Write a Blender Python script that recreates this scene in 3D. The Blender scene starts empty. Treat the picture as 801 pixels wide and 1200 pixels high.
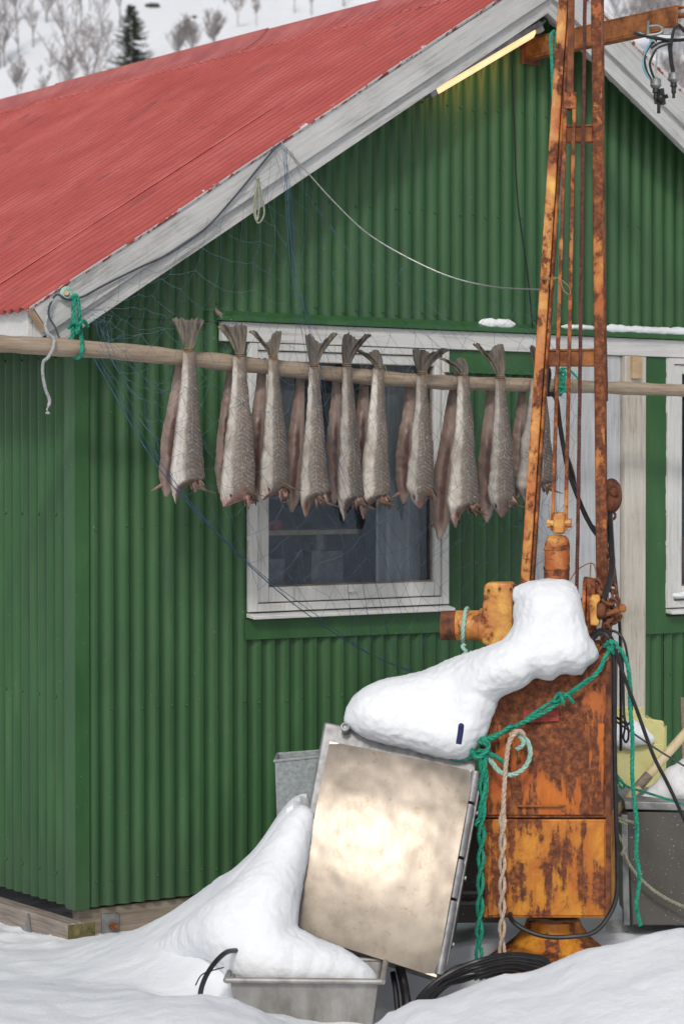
import bpy, bmesh, math, random
from mathutils import Vector, Matrix, noise
random.seed(7)
rad = math.radians
scn = bpy.context.scene
col = scn.collection

# ------------------------------------------------------------------ survey of the site
# x runs along the gable wall, y into the hut, z up; the hut's near corner is the origin.
FPX = 2840.0
C = Vector((-4.57, -8.05, 1.68))
PITCH = rad(1.05)
F = Vector((.585, .811, 0)).normalized()
R = Vector((F.y, -F.x, 0))
UP = Vector((0, 0, 1))
YAW = math.atan2(R.y, R.x)

def ray(px, py):
    a = (px - 400.5) / FPX; b = -(py - 600) / FPX
    h = math.cos(PITCH) + b * math.sin(PITCH); z = -math.sin(PITCH) + b * math.cos(PITCH)
    return F * h + R * a + UP * z
def W(px, py, d=0.0):                 # point on a plane parallel to the gable, d in front of it
    r = ray(px, py); t = (-d - C.y) / r.y
    return C + r * t
def D(px, py, Y):                     # point at a given distance
    r = ray(px, py); return C + r * (Y / r.dot(F))
def G(X, Y, z): return Vector((C.x, C.y, 0)) + R * X + F * Y + UP * z

# ------------------------------------------------------------------ mesh builder
class MB:
    def __init__(s): s.v = []; s.f = []; s.uv = None
    def add(s, vs, fs):
        n = len(s.v); s.v += [Vector(v) for v in vs]; s.f += [tuple(i + n for i in f) for f in fs]; return s
    def hexa(s, p):                   # 8 points: bottom 4, top 4
        return s.add(p, [(3,2,1,0),(4,5,6,7),(0,1,5,4),(1,2,6,5),(2,3,7,6),(3,0,4,7)])
    def box(s, a, b):
        x0,y0,z0 = a; x1,y1,z1 = b
        return s.hexa([(x0,y0,z0),(x1,y0,z0),(x1,y1,z0),(x0,y1,z0),(x0,y0,z1),(x1,y0,z1),(x1,y1,z1),(x0,y1,z1)])
    def obox(s, c, ax, ay, az):       # centre and three half-axis vectors
        c = Vector(c)
        return s.hexa([c-ax-ay-az, c+ax-ay-az, c+ax+ay-az, c-ax+ay-az, c-ax-ay+az, c+ax-ay+az, c+ax+ay+az, c-ax+ay+az])
    def prism(s, poly, ex):
        n = len(poly); ex = Vector(ex)
        vs = [Vector(p) for p in poly] + [Vector(p) + ex for p in poly]
        fs = [tuple(range(n))[::-1], tuple(range(n, 2*n))] + [(i, (i+1) % n, n + (i+1) % n, n + i) for i in range(n)]
        return s.add(vs, fs)
    def tube(s, pts, r, n=8, caps=True):
        pts = [Vector(p) for p in pts]; m = len(pts)
        if m < 2: return s
        rs = r if isinstance(r, (list, tuple)) else [r] * m
        vs = []; prev = None
        for i, p in enumerate(pts):
            t = (pts[min(i+1, m-1)] - pts[max(i-1, 0)])
            t = t.normalized() if t.length > 1e-9 else Vector((0,0,1))
            if prev is None:
                a = Vector((0,0,1)) if abs(t.z) < .9 else Vector((1,0,0))
                nrm = (a - t * a.dot(t)).normalized()
            else:
                nrm = prev - t * prev.dot(t)
                nrm = nrm.normalized() if nrm.length > 1e-9 else Vector((1,0,0))
            prev = nrm; b = t.cross(nrm)
            for k in range(n):
                an = 2*math.pi*k/n
                vs.append(p + (nrm*math.cos(an) + b*math.sin(an)) * rs[i])
        fs = [(i*n+k, i*n+(k+1)%n, (i+1)*n+(k+1)%n, (i+1)*n+k) for i in range(m-1) for k in range(n)]
        if caps: fs += [tuple(range(n))[::-1], tuple(range((m-1)*n, m*n))]
        return s.add(vs, fs)
    def cyl(s, a, b, r, n=24, r2=None): return s.tube([a, b], [r, r if r2 is None else r2], n)
    def lathe(s, c, axis, prof, n=28):   # prof: (distance along axis, radius)
        axis = Vector(axis).normalized(); c = Vector(c)
        return s.tube([c + axis*h for h, _ in prof], [r for _, r in prof], n)
    def sphere(s, c, r, n=10, sc=(1,1,1), ax=None):
        c = Vector(c); vs = []; fs = []
        ax = ax or (Vector((1,0,0)), Vector((0,1,0)), UP)
        for i in range(n+1):
            th = math.pi*i/n
            for k in range(2*n):
                ph = math.pi*k/n
                vs.append(c + (ax[0]*(math.sin(th)*math.cos(ph)*sc[0]) + ax[1]*(math.sin(th)*math.sin(ph)*sc[1]) + ax[2]*(math.cos(th)*sc[2]))*r)
        m = 2*n
        for i in range(n):
            for k in range(m): fs.append((i*m+k, (i+1)*m+k, (i+1)*m+(k+1)%m, i*m+(k+1)%m))
        return s.add(vs, fs)
    def torus(s, c, r, rr, ax=None, n=24, m=8, sx=1, sy=1):
        ax = ax or (Vector((1,0,0)), UP)
        pts = [Vector(c) + ax[0]*(r*sx*math.cos(2*math.pi*k/n)) + ax[1]*(r*sy*math.sin(2*math.pi*k/n)) for k in range(n+1)]
        return s.tube(pts, rr, m, caps=False)
    def build(s, name, m, parent=None, bevel=0, smooth=True, rot=False):
        me = bpy.data.meshes.new(name)
        off = Vector((0,0,0)); inv = None
        if parent is not None:
            off = parent['_o'] if '_o' in parent else (0,0,0); off = Vector(off)
        me.from_pydata([v - off for v in s.v], [], s.f)
        bm = bmesh.new(); bm.from_mesh(me)
        bmesh.ops.remove_doubles(bm, verts=bm.verts, dist=1e-6)
        bmesh.ops.recalc_face_normals(bm, faces=bm.faces); bm.to_mesh(me); bm.free()
        me.materials.append(m)
        o = bpy.data.objects.new(name, me); col.objects.link(o)
        if parent is not None: o.parent = parent; o['_o'] = tuple(off)
        if bevel:
            b = o.modifiers.new('b', 'BEVEL'); b.width = bevel; b.segments = 2; b.limit_method = 'ANGLE'; b.angle_limit = rad(40)
        if smooth:
            me.polygons.foreach_set('use_smooth', [True]*len(me.polygons))
            if hasattr(me, 'set_sharp_from_angle'): me.set_sharp_from_angle(angle=rad(38))
        return o

def tag(o, label, cat=None, group=None, kind=None):
    if label: o['label'] = label
    if cat: o['category'] = cat
    if group: o['group'] = group
    if kind: o['kind'] = kind
    return o
def empty(name, loc, label, cat, group=None, rz=0):
    o = bpy.data.objects.new(name, None); col.objects.link(o); o.empty_display_size = .1
    o.location = loc; o['_o'] = tuple(loc)
    return tag(o, label, cat, group)
def single(name, mb, m, label, cat, group=None, bevel=0, kind=None, origin=None):
    org = Vector(origin) if origin is not None else sum(mb.v, Vector()) / len(mb.v)
    mb.v = [v - org for v in mb.v]
    o = mb.build(name, m, None, bevel); o.location = org
    return tag(o, label, cat, group, kind)
def spline(pts, k=8):
    pts = [Vector(p) for p in pts]; out = []
    P = [pts[0]*2 - pts[1]] + pts + [pts[-1]*2 - pts[-2]]
    for i in range(1, len(P)-2):
        a, b, c, d = P[i-1:i+3]
        for j in range(k):
            t = j / k
            out.append(.5*((2*b) + (c-a)*t + (2*a-5*b+4*c-d)*t*t + (3*b-a-3*c+d)*t**3))
    out.append(pts[-1]); return out
def resample(pts, step):
    out = [pts[0]]; acc = 0
    for a, b in zip(pts, pts[1:]):
        L = (b-a).length
        if L < 1e-9: continue
        t = step - acc
        while t <= L: out.append(a + (b-a)*(t/L)); t += step
        acc = (acc + L) % step if L >= step - acc else acc + L
    out.append(pts[-1]); return out
def twist(mb, pts, r, pitch=None, strands=3, k=8, phase=0):
    pitch = pitch or r*7
    pts = resample(spline(pts, k), pitch/9)
    prev = None; lines = [[] for _ in range(strands)]
    for i, p in enumerate(pts):
        t = (pts[min(i+1, len(pts)-1)] - pts[max(i-1, 0)])
        t = t.normalized() if t.length > 1e-9 else UP
        if prev is None:
            a = UP if abs(t.z) < .9 else Vector((1,0,0)); nrm = (a - t*a.dot(t)).normalized()
        else:
            nrm = prev - t*prev.dot(t); nrm = nrm.normalized() if nrm.length > 1e-9 else R
        prev = nrm; b = t.cross(nrm)
        for s_ in range(strands):
            an = 2*math.pi*(i/9 + s_/strands) + phase
            lines[s_].append(p + (nrm*math.cos(an) + b*math.sin(an))*r*.5)
    for l in lines: mb.tube(l, r*.56, 5)
    return mb
def lerp(a, b, t): return a + (b-a)*t
def interp(x, tab):
    if x <= tab[0][0]: return tab[0][1]
    for (a, va), (b, vb) in zip(tab, tab[1:]):
        if x <= b:
            t = (x-a)/(b-a); t = t*t*(3-2*t); return va + (vb-va)*t
    return tab[-1][1]
def lin(x, tab):
    if x <= tab[0][0]: return tab[0][1]
    for (a, va), (b, vb) in zip(tab, tab[1:]):
        if x <= b: return va + (vb-va)*(x-a)/(b-a)
    return tab[-1][1]
def sst(a, b, x):
    t = min(1, max(0, (x-a)/(b-a))); return t*t*(3-2*t)
def fbm(x, y, z=0, o=4):
    return noise.fractal(Vector((x, y, z)), 1.0, 2.0, o, noise_basis='PERLIN_ORIGINAL')

# ------------------------------------------------------------------ materials
class NT:
    def __init__(s, name):
        s.m = bpy.data.materials.new(name); s.m.use_nodes = True; s.t = s.m.node_tree
        s.t.nodes.clear(); s.out = s.n('ShaderNodeOutputMaterial')
        s.p = s.n('ShaderNodeBsdfPrincipled'); s.l(s.p.outputs[0], s.out.inputs[0])
        s.tc = s.n('ShaderNodeTexCoord')
    def n(s, t, **k):
        x = s.t.nodes.new(t)
        for a, b in k.items(): setattr(x, a, b)
        return x
    def l(s, a, b): s.t.links.new(a, b)
    def mp(s, scale=(1,1,1), rot=(0,0,0), src='Object', loc=(0,0,0)):
        src_ = s.tc.outputs[src]
        if any(rot):
            q = s.n('ShaderNodeMapping'); q.inputs['Rotation'].default_value = rot; s.l(src_, q.inputs[0]); src_ = q.outputs[0]
        m = s.n('ShaderNodeMapping'); m.inputs['Scale'].default_value = scale; m.inputs['Location'].default_value = loc
        s.l(src_, m.inputs[0]); return m.outputs[0]
    def noise(s, vec, scale, detail=6, rough=.6, dist=0):
        x = s.n('ShaderNodeTexNoise'); x.inputs['Scale'].default_value = scale; x.inputs['Detail'].default_value = detail
        x.inputs['Roughness'].default_value = rough; x.inputs['Distortion'].default_value = dist
        s.l(vec, x.inputs['Vector']); return x.outputs['Fac']
    def ramp(s, fac, stops, mode='LINEAR'):
        x = s.n('ShaderNodeValToRGB'); cr = x.color_ramp; cr.interpolation = mode
        while len(cr.elements) < len(stops): cr.elements.new(.5)
        for e, (p, c) in zip(cr.elements, stops):
            e.position = p; e.color = (c, c, c, 1) if isinstance(c, (int, float)) else (*c, 1)
        s.l(fac, x.inputs[0]); return x.outputs[0]
    def mix(s, fac, a, b, mode='MIX'):
        x = s.n('ShaderNodeMix', data_type='RGBA', blend_type=mode)
        for i, v in ((0, fac), (6, a), (7, b)):
            if isinstance(v, (int, float)): x.inputs[i].default_value = v if i == 0 else (v, v, v, 1)
            elif isinstance(v, tuple): x.inputs[i].default_value = (*v, 1)
            else: s.l(v, x.inputs[i])
        return x.outputs[2]
    def math(s, op, a, b=None, clamp=False):
        x = s.n('ShaderNodeMath', operation=op, use_clamp=clamp)
        for i, v in ((0, a), (1, b)):
            if v is None: continue
            if isinstance(v, (int, float)): x.inputs[i].default_value = v
            else: s.l(v, x.inputs[i])
        return x.outputs[0]
    def set(s, k, v):
        if isinstance(v, (int, float)): s.p.inputs[k].default_value = v
        elif isinstance(v, tuple): s.p.inputs[k].default_value = (*v, 1)
        else: s.l(v, s.p.inputs[k])
    def bump(s, h, strength=.3, dist=.01, prev=None):
        b = s.n('ShaderNodeBump'); b.inputs['Strength'].default_value = strength; b.inputs['Distance'].default_value = dist
        s.l(h, b.inputs['Height'])
        if prev: s.l(prev, b.inputs['Normal'])
        s.l(b.outputs[0], s.p.inputs['Normal']); return b.outputs[0]

def plain(name, a, b, scale=20, rough=.6, metal=0, bump=.2, bscale=None, stretch=(1,1,1), rot=(0,0,0), spec=.4, bdist=.004, lo=.35, hi=.65):
    t = NT(name); v = t.mp(stretch, rot)
    f = t.noise(v, scale)
    t.set('Base Color', t.ramp(f, [(lo, a), (hi, b)])); t.set('Roughness', rough); t.set('Metallic', metal)
    t.set('Specular IOR Level', spec)
    if bump: t.bump(t.noise(v, bscale or scale*3), bump, bdist)
    return t.m

def rib_shade(t, axis, a=.0, b=.42):  # mask for shade painted into the colour of the corrugation
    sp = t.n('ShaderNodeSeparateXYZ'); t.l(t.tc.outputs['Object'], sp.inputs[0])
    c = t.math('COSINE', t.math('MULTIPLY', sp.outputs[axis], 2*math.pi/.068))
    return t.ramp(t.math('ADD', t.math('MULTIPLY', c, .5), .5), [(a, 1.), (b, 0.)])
def green_mat(name, flat=False, axis=None):
    t = NT(name); v = t.mp((1,1,.25))
    f = t.noise(v, 7, 8, .65)
    c = t.ramp(f, [(.3, (.022,.078,.024)), (.55, (.032,.106,.033)), (.75, (.050,.135,.047))])
    f2 = t.noise(t.mp((3,3,.35)), 14, 8, .7)
    c = t.mix(t.math('MULTIPLY', t.ramp(f2, [(.56, 0.), (.72, 1.)]), .35), c, (.075,.10,.06))
    f3 = t.noise(t.mp(), 90, 2, .5)
    c = t.mix(t.ramp(f3, [(.745, 0.), (.77, 1.)]), c, (.22,.26,.2))
    # grime towards the bottom of the wall
    sp = t.n('ShaderNodeSeparateXYZ'); t.l(t.tc.outputs['Object'], sp.inputs[0])
    g = t.math('MULTIPLY', t.ramp(sp.outputs[2], [(0., 1.), (.35, 0.)]), t.noise(t.mp((1,1,.5)), 9))
    c = t.mix(g, c, (.035,.06,.03))
    if axis is not None:
        sq = t.n('ShaderNodeSeparateXYZ'); t.l(t.tc.outputs['Object'], sq.inputs[0])
        wn = t.n('ShaderNodeTexWhiteNoise', noise_dimensions='1D'); t.l(t.math('FLOOR', t.math('ADD', t.math('DIVIDE', sq.outputs[axis], .748), .3)), wn.inputs['W'])
        c = t.mix(t.math('MULTIPLY', wn.outputs['Value'], .28), c, (.018,.062,.028))
        fade = t.noise(t.mp((1.2,1.2,.5), loc=(3,1,9)), 2.0, 6, .7); c = t.mix(t.math('MULTIPLY', t.ramp(fade, [(.45, 0.), (.7, 1.)]), .2), c, (.075,.14,.075))
        drip = t.noise(t.mp((14,14,.6), loc=(2,2,2)), 3, 6, .7); c = t.mix(t.math('MULTIPLY', t.ramp(drip, [(.56, 0.), (.7, 1.)]), .4), c, (.022,.045,.022))
        c = t.mix(t.math('MULTIPLY', rib_shade(t, axis, *((.2, .7) if axis == 1 else (0., .42))), t.ramp(t.noise(t.mp((1,1,.5)), 5), [(.3, .12), (.7, .42)])), c, (.010,.030,.012))  # occlusion shade painted into the valleys between ribs
    t.set('Base Color', c); t.set('Roughness', t.ramp(f, [(.3, .36), (.7, .52)])); t.set('Specular IOR Level', .42)
    b = t.bump(t.noise(t.mp(), 40, 4), .12, .004)
    if flat: t.bump(t.noise(t.mp((1,1,.6)), 6, 3, .5, .6), .5, .012, b)
    return t.m
def rust_paint(name, amount=.5, scale=9, yellow=(.62,.27,.035), stretch=(1,1,.6), rough=.55, streak=.5, vs=.7):
    t = NT(name); v = t.mp(stretch)
    n1 = t.noise(v, scale, 10, .68, .3)
    n2 = t.noise(t.mp((6*min(1,vs*1.4),6*min(1,vs*1.4),vs)), 6, 6, .6) if vs <= .7 else t.noise(t.mp((2,2,1.0)), 9, 6, .65)
    n3 = t.noise(t.mp(), 45, 6, .7)
    n4 = t.noise(t.mp((1,1,1), loc=(4,1,2)), 3.2, 3, .5)
    m = t.math('ADD', n1, t.math('MULTIPLY', t.math('SUBTRACT', n2, .5), streak))
    m = t.math('ADD', m, t.math('MULTIPLY', t.math('SUBTRACT', n4, .5), .5))
    th = 1 - amount
    mask = t.ramp(m, [(max(0, th*.55+.2), 0.), (max(.01, th*.55+.2)+.05, 1.)])
    pc = t.ramp(n2, [(.3, tuple(x*.55 for x in (yellow[0], yellow[1]*.62, yellow[2]))), (.48, (yellow[0]*.85, yellow[1]*.72, yellow[2])), (.62, yellow)])
    rc = t.ramp(n3, [(.3, (.045,.018,.012)), (.5, (.155,.050,.024)), (.66, (.33,.115,.035)), (.8, (.50,.20,.055))])
    stain = t.ramp(m, [(max(0, th*.55+.05), 0.), (th*.55+.2, 1.)])
    pc = t.mix(t.math('MULTIPLY', stain, .65), pc, (.36,.10,.02))
    wash = t.noise(t.mp((1.4,1.4,.8), loc=(7,5,2)), 4.5, 5, .6, .4); pc = t.mix(t.math('MULTIPLY', t.ramp(wash, [(.48, 0.), (.58, 1.)]), min(.7, amount)), pc, (.33,.055,.018))
    drk = t.noise(t.mp((1,1,.6), loc=(1,8,6)), 7, 6, .65); rc = t.mix(t.math('MULTIPLY', t.ramp(drk, [(.52, 0.), (.64, 1.)]), .5), rc, (.07,.025,.017))
    t.set('Base Color', t.mix(mask, pc, rc))
    t.set('Roughness', t.mix(mask, rough*.8, .85)); t.set('Specular IOR Level', .35)
    b = t.bump(mask, .5, .0015); t.bump(n3, .35, .003, b)
    return t.m
def wood_white(name, rot=0, base=((.24,.235,.22), (.47,.47,.46), (.58,.58,.58)), along='x', worn=.5):
    t = NT(name)
    sc = {'x': (.5,8,12), 'z': (12,12,.6)}[along]
    v = t.mp(sc, (0, rot, 0)); f = t.noise(v, 6, 10, .72)
    v2 = t.mp(sc, (0, rot, 0), loc=(3,7,1)); g = t.noise(v2, 22, 4, .7)
    big = t.noise(t.mp(), 3.5, 5, .6)
    h = t.math('ADD', t.math('MULTIPLY', f, .6), t.math('MULTIPLY', big, .4))
    c = t.ramp(h, [(.36, base[0]), (.47, base[1]), (.62, base[2])])
    c = t.mix(t.math('MULTIPLY', t.ramp(g, [(.56, 0.), (.7, 1.)]), worn), c, (.17,.165,.155))
    t.set('Base Color', c); t.set('Roughness', .8); t.set('Specular IOR Level', .2)
    t.bump(t.math('ADD', f, g), .45, .004)
    return t.m

M = {}
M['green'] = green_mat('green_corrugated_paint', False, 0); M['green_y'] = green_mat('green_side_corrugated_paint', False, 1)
M['green_flat'] = green_mat('green_flashing_paint', True)
t = NT('red_roof_paint'); s31 = rad(31.8)
f = t.noise(t.mp((1,1,1)), 3, 6, .6)
c = t.ramp(f, [(.3, (.40,.072,.060)), (.5, (.47,.095,.082)), (.7, (.54,.135,.118))])
st = t.noise(t.mp((.7,14,.7), (0,s31,0)), 3, 8, .65)
c = t.mix(t.math('MULTIPLY', t.ramp(st, [(.5, 0.), (.66, 1.)]), .15), c, (.30,.05,.05))
st2 = t.noise(t.mp((1.1,5,1.1), (0,s31,0), loc=(5,2,1)), 2.2, 10, .76)
c = t.mix(t.math('MULTIPLY', t.ramp(st2, [(.585, 0.), (.66, 1.)]), .65), c, (.12,.06,.07))
c = t.mix(t.math('MULTIPLY', rib_shade(t, 1, .55, .93), .6), c, (.22,.05,.048))  # shade painted below each rib crest so the ribs read
sp_ = t.noise(t.mp((1,1,1)), 16, 5, .7)
c = t.mix(t.math('MULTIPLY', t.ramp(sp_, [(.61, 0.), (.68, 1.)]), .6), c, (.16,.07,.045))
sp2 = t.noise(t.mp((1,1.4,1), loc=(9,3,3)), 42, 3, .6)
c = t.mix(t.math('MULTIPLY', t.ramp(sp2, [(.70, 0.), (.74, 1.)]), .8), c, (.06,.03,.03))
sx = t.n('ShaderNodeSeparateXYZ'); t.l(t.tc.outputs['Object'], sx.inputs[0])
ed = t.math('ADD', sx.outputs[1], t.math('MULTIPLY', t.noise(t.mp(), 14, 6, .75), -.25))
c = t.mix(t.ramp(t.math('ADD', ed, 1.0), [(.622, 1.), (.626, 0.)]), c, (.62,.61,.6))
t.set('Base Color', c); t.set('Roughness', .62); t.set('Specular IOR Level', .3)
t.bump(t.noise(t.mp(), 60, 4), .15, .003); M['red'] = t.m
M['red_cap'] = plain('red_ridge_paint', (.36,.085,.08), (.50,.15,.135), 6, .6, 0, .3, 30)
M['barge'] = wood_white('weathered_white_board_left', s31)
M['barge_r'] = wood_white('weathered_white_board_right', -s31)
M['white_h'] = wood_white('white_painted_board', 0, ((.40,.39,.37), (.60,.60,.59), (.68,.68,.67)), 'x', .3)
M['white_v'] = wood_white('white_painted_planks', 0, ((.34,.34,.34), (.50,.51,.52), (.60,.61,.62)), 'z', .35)
M['frame'] = wood_white('white_window_paint', 0, ((.42,.40,.37), (.60,.60,.58), (.66,.66,.65)), 'z', .22)
M['jamb'] = wood_white('worn_cream_jamb', 0, ((.30,.26,.21), (.50,.46,.40), (.60,.57,.51)), 'z', .5)
M['old_wood'] = wood_white('weathered_bare_timber', 0, ((.09,.07,.055), (.21,.17,.13), (.30,.26,.21)), 'x', .6)
M['old_wood_y'] = plain('weathered_side_timber', (.17,.14,.12), (.34,.29,.25), 9, .85, 0, .5, 30, (9,.6,9))
M['endgrain'] = plain('mossy_end_grain', (.05,.06,.015), (.20,.15,.07), 26, .9, 0, .6)
M['pole'] = plain('debarked_spruce_pole', (.24,.175,.12), (.42,.34,.26), 10, .75, 0, .5, 24, (.6,9,9), lo=.3, hi=.7)
M['shaft'] = plain('pale_wooden_shaft', (.50,.40,.22), (.66,.56,.36), 14, .6, 0, .2)
M['block_wood'] = plain('raw_pine_block', (.40,.27,.15), (.55,.40,.25), 20, .7, 0, .3)
M['dark'] = plain('dark_void', (.012,.012,.012), (.02,.02,.02), 10, .9, 0, 0)
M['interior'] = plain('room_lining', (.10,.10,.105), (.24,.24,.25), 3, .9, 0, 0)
M['curtain'] = plain('pale_curtain', (.55,.58,.60), (.78,.80,.82), 6, .9, 0, .3, 20, (8,8,.5))
M['black_rubber'] = plain('black_rubber', (.008,.008,.009), (.022,.022,.024), 30, .42, 0, .1)
M['black_plastic'] = plain('black_plastic', (.01,.01,.011), (.03,.03,.03), 20, .35, 0, .1)
M['rust'] = plain('flaking_brown_rust', (.06,.022,.014), (.24,.085,.035), 22, .85, 0, .7, 60, lo=.36, hi=.66)
M['rust_orange'] = plain('orange_rust', (.15,.05,.02), (.40,.155,.05), 16, .85, 0, .6, 70, lo=.36, hi=.66)
M['rust_cable'] = plain('rusted_wire_rope', (.06,.022,.018), (.15,.05,.035), 60, .8, 0, .5, 300)
M['rp_leg'] = rust_paint('yellow_leg_paint_rusting', .50, 15, (.78,.46,.11), (1,1,.75), .55, .35, 1.)
M['rp_leg2'] = rust_paint('heavily_rusted_leg_paint', .60, 14, (.66,.33,.06), (1,1,.75), .55, .35, 1.)
M['rp_low'] = rust_paint('yellow_cabinet_paint_rusting', .43, 6.5, (.82,.43,.04), (1,1,.8), .5, .55)
M['rp_up'] = rust_paint('rusted_upper_cabinet', .82, 6, (.58,.20,.03), (1,1,.5), .5, .5)
M['rp_yellow'] = rust_paint('yellow_gearbox_paint', .27, 12, (.74,.43,.09), (1,1,1), .5, .3, 1.)
M['rp_cyl'] = rust_paint('yellow_ram_paint', .58, 9, (.72,.43,.10), (1,1,2.2), .5, .2, 1.)
M['red_plate'] = plain('faded_red_plate', (.22,.025,.02), (.36,.05,.04), 30, .6, 0, .3)
M['steel_dull'] = plain('dull_galvanised_steel', (.16,.17,.17), (.34,.35,.35), 14, .5, .6, .2)
M['zinc'] = plain('spangled_zinc', (.22,.25,.25), (.40,.43,.43), 60, .55, .5, .15, lo=.3, hi=.7)
M['cast_alu'] = plain('grimy_aluminium', (.22,.21,.195), (.42,.41,.39), 10, .55, .55, .2, 60, (1,1,.5))
t = NT('brushed_aluminium_sheet'); 
f = t.noise(t.mp((1,1,1)), 5, 8, .65); g = t.noise(t.mp((1,1,1)), 26, 8, .75); h = t.noise(t.mp((1,1,.2), (0,rad(-12),0)), 70, 3, .6)
c = t.ramp(f, [(.3, (.155,.135,.112)), (.6, (.245,.215,.182))])
c = t.mix(t.math('MULTIPLY', t.ramp(g, [(.56, 0.), (.68, 1.)]), .7), c, (.17,.11,.07))
vor = t.n('ShaderNodeTexVoronoi', feature='DISTANCE_TO_EDGE'); vor.inputs['Scale'].default_value = 7; vor.inputs['Randomness'].default_value = 1
wv = t.n('ShaderNodeTexNoise'); wv.inputs['Scale'].default_value = 9; wv.inputs['Detail'].default_value = 6
vm = t.n('ShaderNodeVectorMath', operation='ADD'); t.l(t.tc.outputs['Object'], vm.inputs[0])
vs_ = t.n('ShaderNodeVectorMath', operation='SCALE'); vs_.inputs['Scale'].default_value = .25; t.l(wv.outputs['Color'], vs_.inputs[0]); t.l(vs_.outputs[0], vm.inputs[1]); t.l(vm.outputs[0], vor.inputs['Vector'])
ck = t.math('MULTIPLY', t.ramp(vor.outputs[0], [(.004, 1.), (.02, 0.)]), t.ramp(t.noise(t.mp(loc=(3,3,3)), 6), [(.5, 0.), (.62, 1.)]))
c = t.mix(t.math('MULTIPLY', ck, .5), c, (.16,.11,.08))
t.set('Base Color', c); t.set('Metallic', .88); t.set('Roughness', t.ramp(t.math('ADD', t.math('MULTIPLY', f, .7), t.math('MULTIPLY', h, .3)), [(.3, .31), (.7, .42)]))
t.bump(h, .08, .001)
M['alu'] = t.m
M['alu_edge'] = plain('aluminium_trim', (.20,.20,.205), (.33,.33,.34), 30, .55, .6, .15)
t = NT('speckled_dark_tub_steel')
f = t.noise(t.mp((1,1,.5)), 3, 6); c = t.ramp(f, [(.3, (.075,.07,.062)), (.7, (.13,.12,.11))])
c = t.mix(t.ramp(t.noise(t.mp(), 120, 2, .5), [(.69, 0.), (.73, 1.)]), c, (.42,.42,.42))
t.set('Base Color', c); t.set('Roughness', .5); t.set('Metallic', .3); t.bump(t.noise(t.mp(), 30), .1, .002); M['speck'] = t.m
M['yellow_tub'] = plain('faded_yellow_plastic', (.52,.49,.20), (.66,.62,.29), 8, .5, 0, .15)
M['rope_green'] = plain('green_polypropylene_rope', (.004,.17,.105), (.018,.34,.22), 90, .5, 0, .5, 500)
M['rope_mint'] = plain('faded_mint_rope', (.22,.42,.35), (.40,.60,.52), 90, .6, 0, .5, 500)
M['rope_beige'] = plain('beige_hemp_rope', (.42,.30,.22), (.62,.50,.40), 90, .75, 0, .5, 500)
M['rope_grey'] = plain('grey_braided_cord', (.25,.25,.26), (.46,.46,.47), 120, .7, 0, .5, 600)
M['rope_olive'] = plain('olive_worn_rope', (.22,.23,.16), (.36,.37,.28), 90, .7, 0, .5, 500)
M['twine'] = plain('golden_twine', (.22,.14,.07), (.34,.23,.12), 120, .7, 0, .5, 600)
M['net'] = plain('blue_net_twine', (.035,.075,.115), (.07,.13,.19), 40, .6, 0, 0)
M['net_rope'] = plain('navy_net_rope', (.012,.035,.08), (.03,.08,.17), 80, .55, 0, .4, 400)
M['line_dark'] = plain('dark_slate_line', (.03,.037,.05), (.07,.08,.10), 80, .6, 0, .3, 400)
M['wire_silver'] = plain('silver_wire', (.36,.36,.36), (.6,.6,.6), 120, .4, .7, .2)
M['blue_grip'] = plain('navy_plastic_grip', (.006,.012,.06), (.012,.02,.10), 20, .35, 0, 0)
M['blue_cable'] = plain('pale_blue_cable', (.14,.32,.40), (.2,.42,.5), 20, .45, 0, 0)
M['red_item'] = plain('red_plastic', (.35,.03,.02), (.45,.06,.04), 20, .5, 0, 0)
M['bark'] = plain('birch_bark', (.16,.145,.14), (.32,.30,.29), 3, .9, 0, 0)
M['twig'] = plain('winter_twigs', (.26,.235,.235), (.38,.35,.35), .5, .95, 0, 0)
M['needles'] = plain('spruce_needles', (.025,.035,.025), (.085,.105,.07), .8, .8, 0, 0)
M['rock'] = plain('dark_outcrop', (.03,.028,.024), (.10,.085,.07), .9, .95, 0, .5)
t = NT('snow'); v = t.mp()
t.set('Base Color', t.ramp(t.noise(v, 2.5, 5), [(.3, (.76,.785,.82)), (.7, (.82,.84,.87))]))
t.set('Roughness', .7); t.set('Specular IOR Level', .25); t.set('Subsurface Weight', .0)
b = t.bump(t.noise(v, 7, 5, .55), .4, .03); b = t.bump(t.noise(v, 60, 6, .75), .45, .006, b); t.bump(t.noise(v, 380, 2, .6), .4, .002, b)
M['snow'] = t.m
t = NT('hillside_snow'); M['snow_far'] = None
# glass
t = NT('window_glass'); t.t.nodes.remove(t.p)
tr = t.n('ShaderNodeBsdfTransparent'); tr.inputs[0].default_value = (.80,.84,.86,1)
gl = t.n('ShaderNodeBsdfGlossy'); gl.inputs['Roughness'].default_value = .02; gl.inputs[0].default_value = (.75,.86,1,1)
fr = t.n('ShaderNodeFresnel'); fr.inputs['IOR'].default_value = 1.65
df = t.n('ShaderNodeBsdfDiffuse'); df.inputs[0].default_value = (.45,.48,.5,1)
m1 = t.n('ShaderNodeMixShader'); t.l(fr.outputs[0], m1.inputs[0]); t.l(tr.outputs[0], m1.inputs[1]); t.l(gl.outputs[0], m1.inputs[2])
m2 = t.n('ShaderNodeMixShader'); t.l(t.ramp(t.noise(t.mp(), 5, 8, .7), [(.35, .01), (.75, .07)]), m2.inputs[0]); t.l(m1.outputs[0], m2.inputs[1]); t.l(df.outputs[0], m2.inputs[2])
t.l(m2.outputs[0], t.out.inputs[0]); M['glass'] = t.m
t = NT('lit_diffuser'); t.set('Base Color', (.8,.7,.5))
sp = t.n('ShaderNodeSeparateXYZ'); t.l(t.tc.outputs['Object'], sp.inputs[0])
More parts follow.
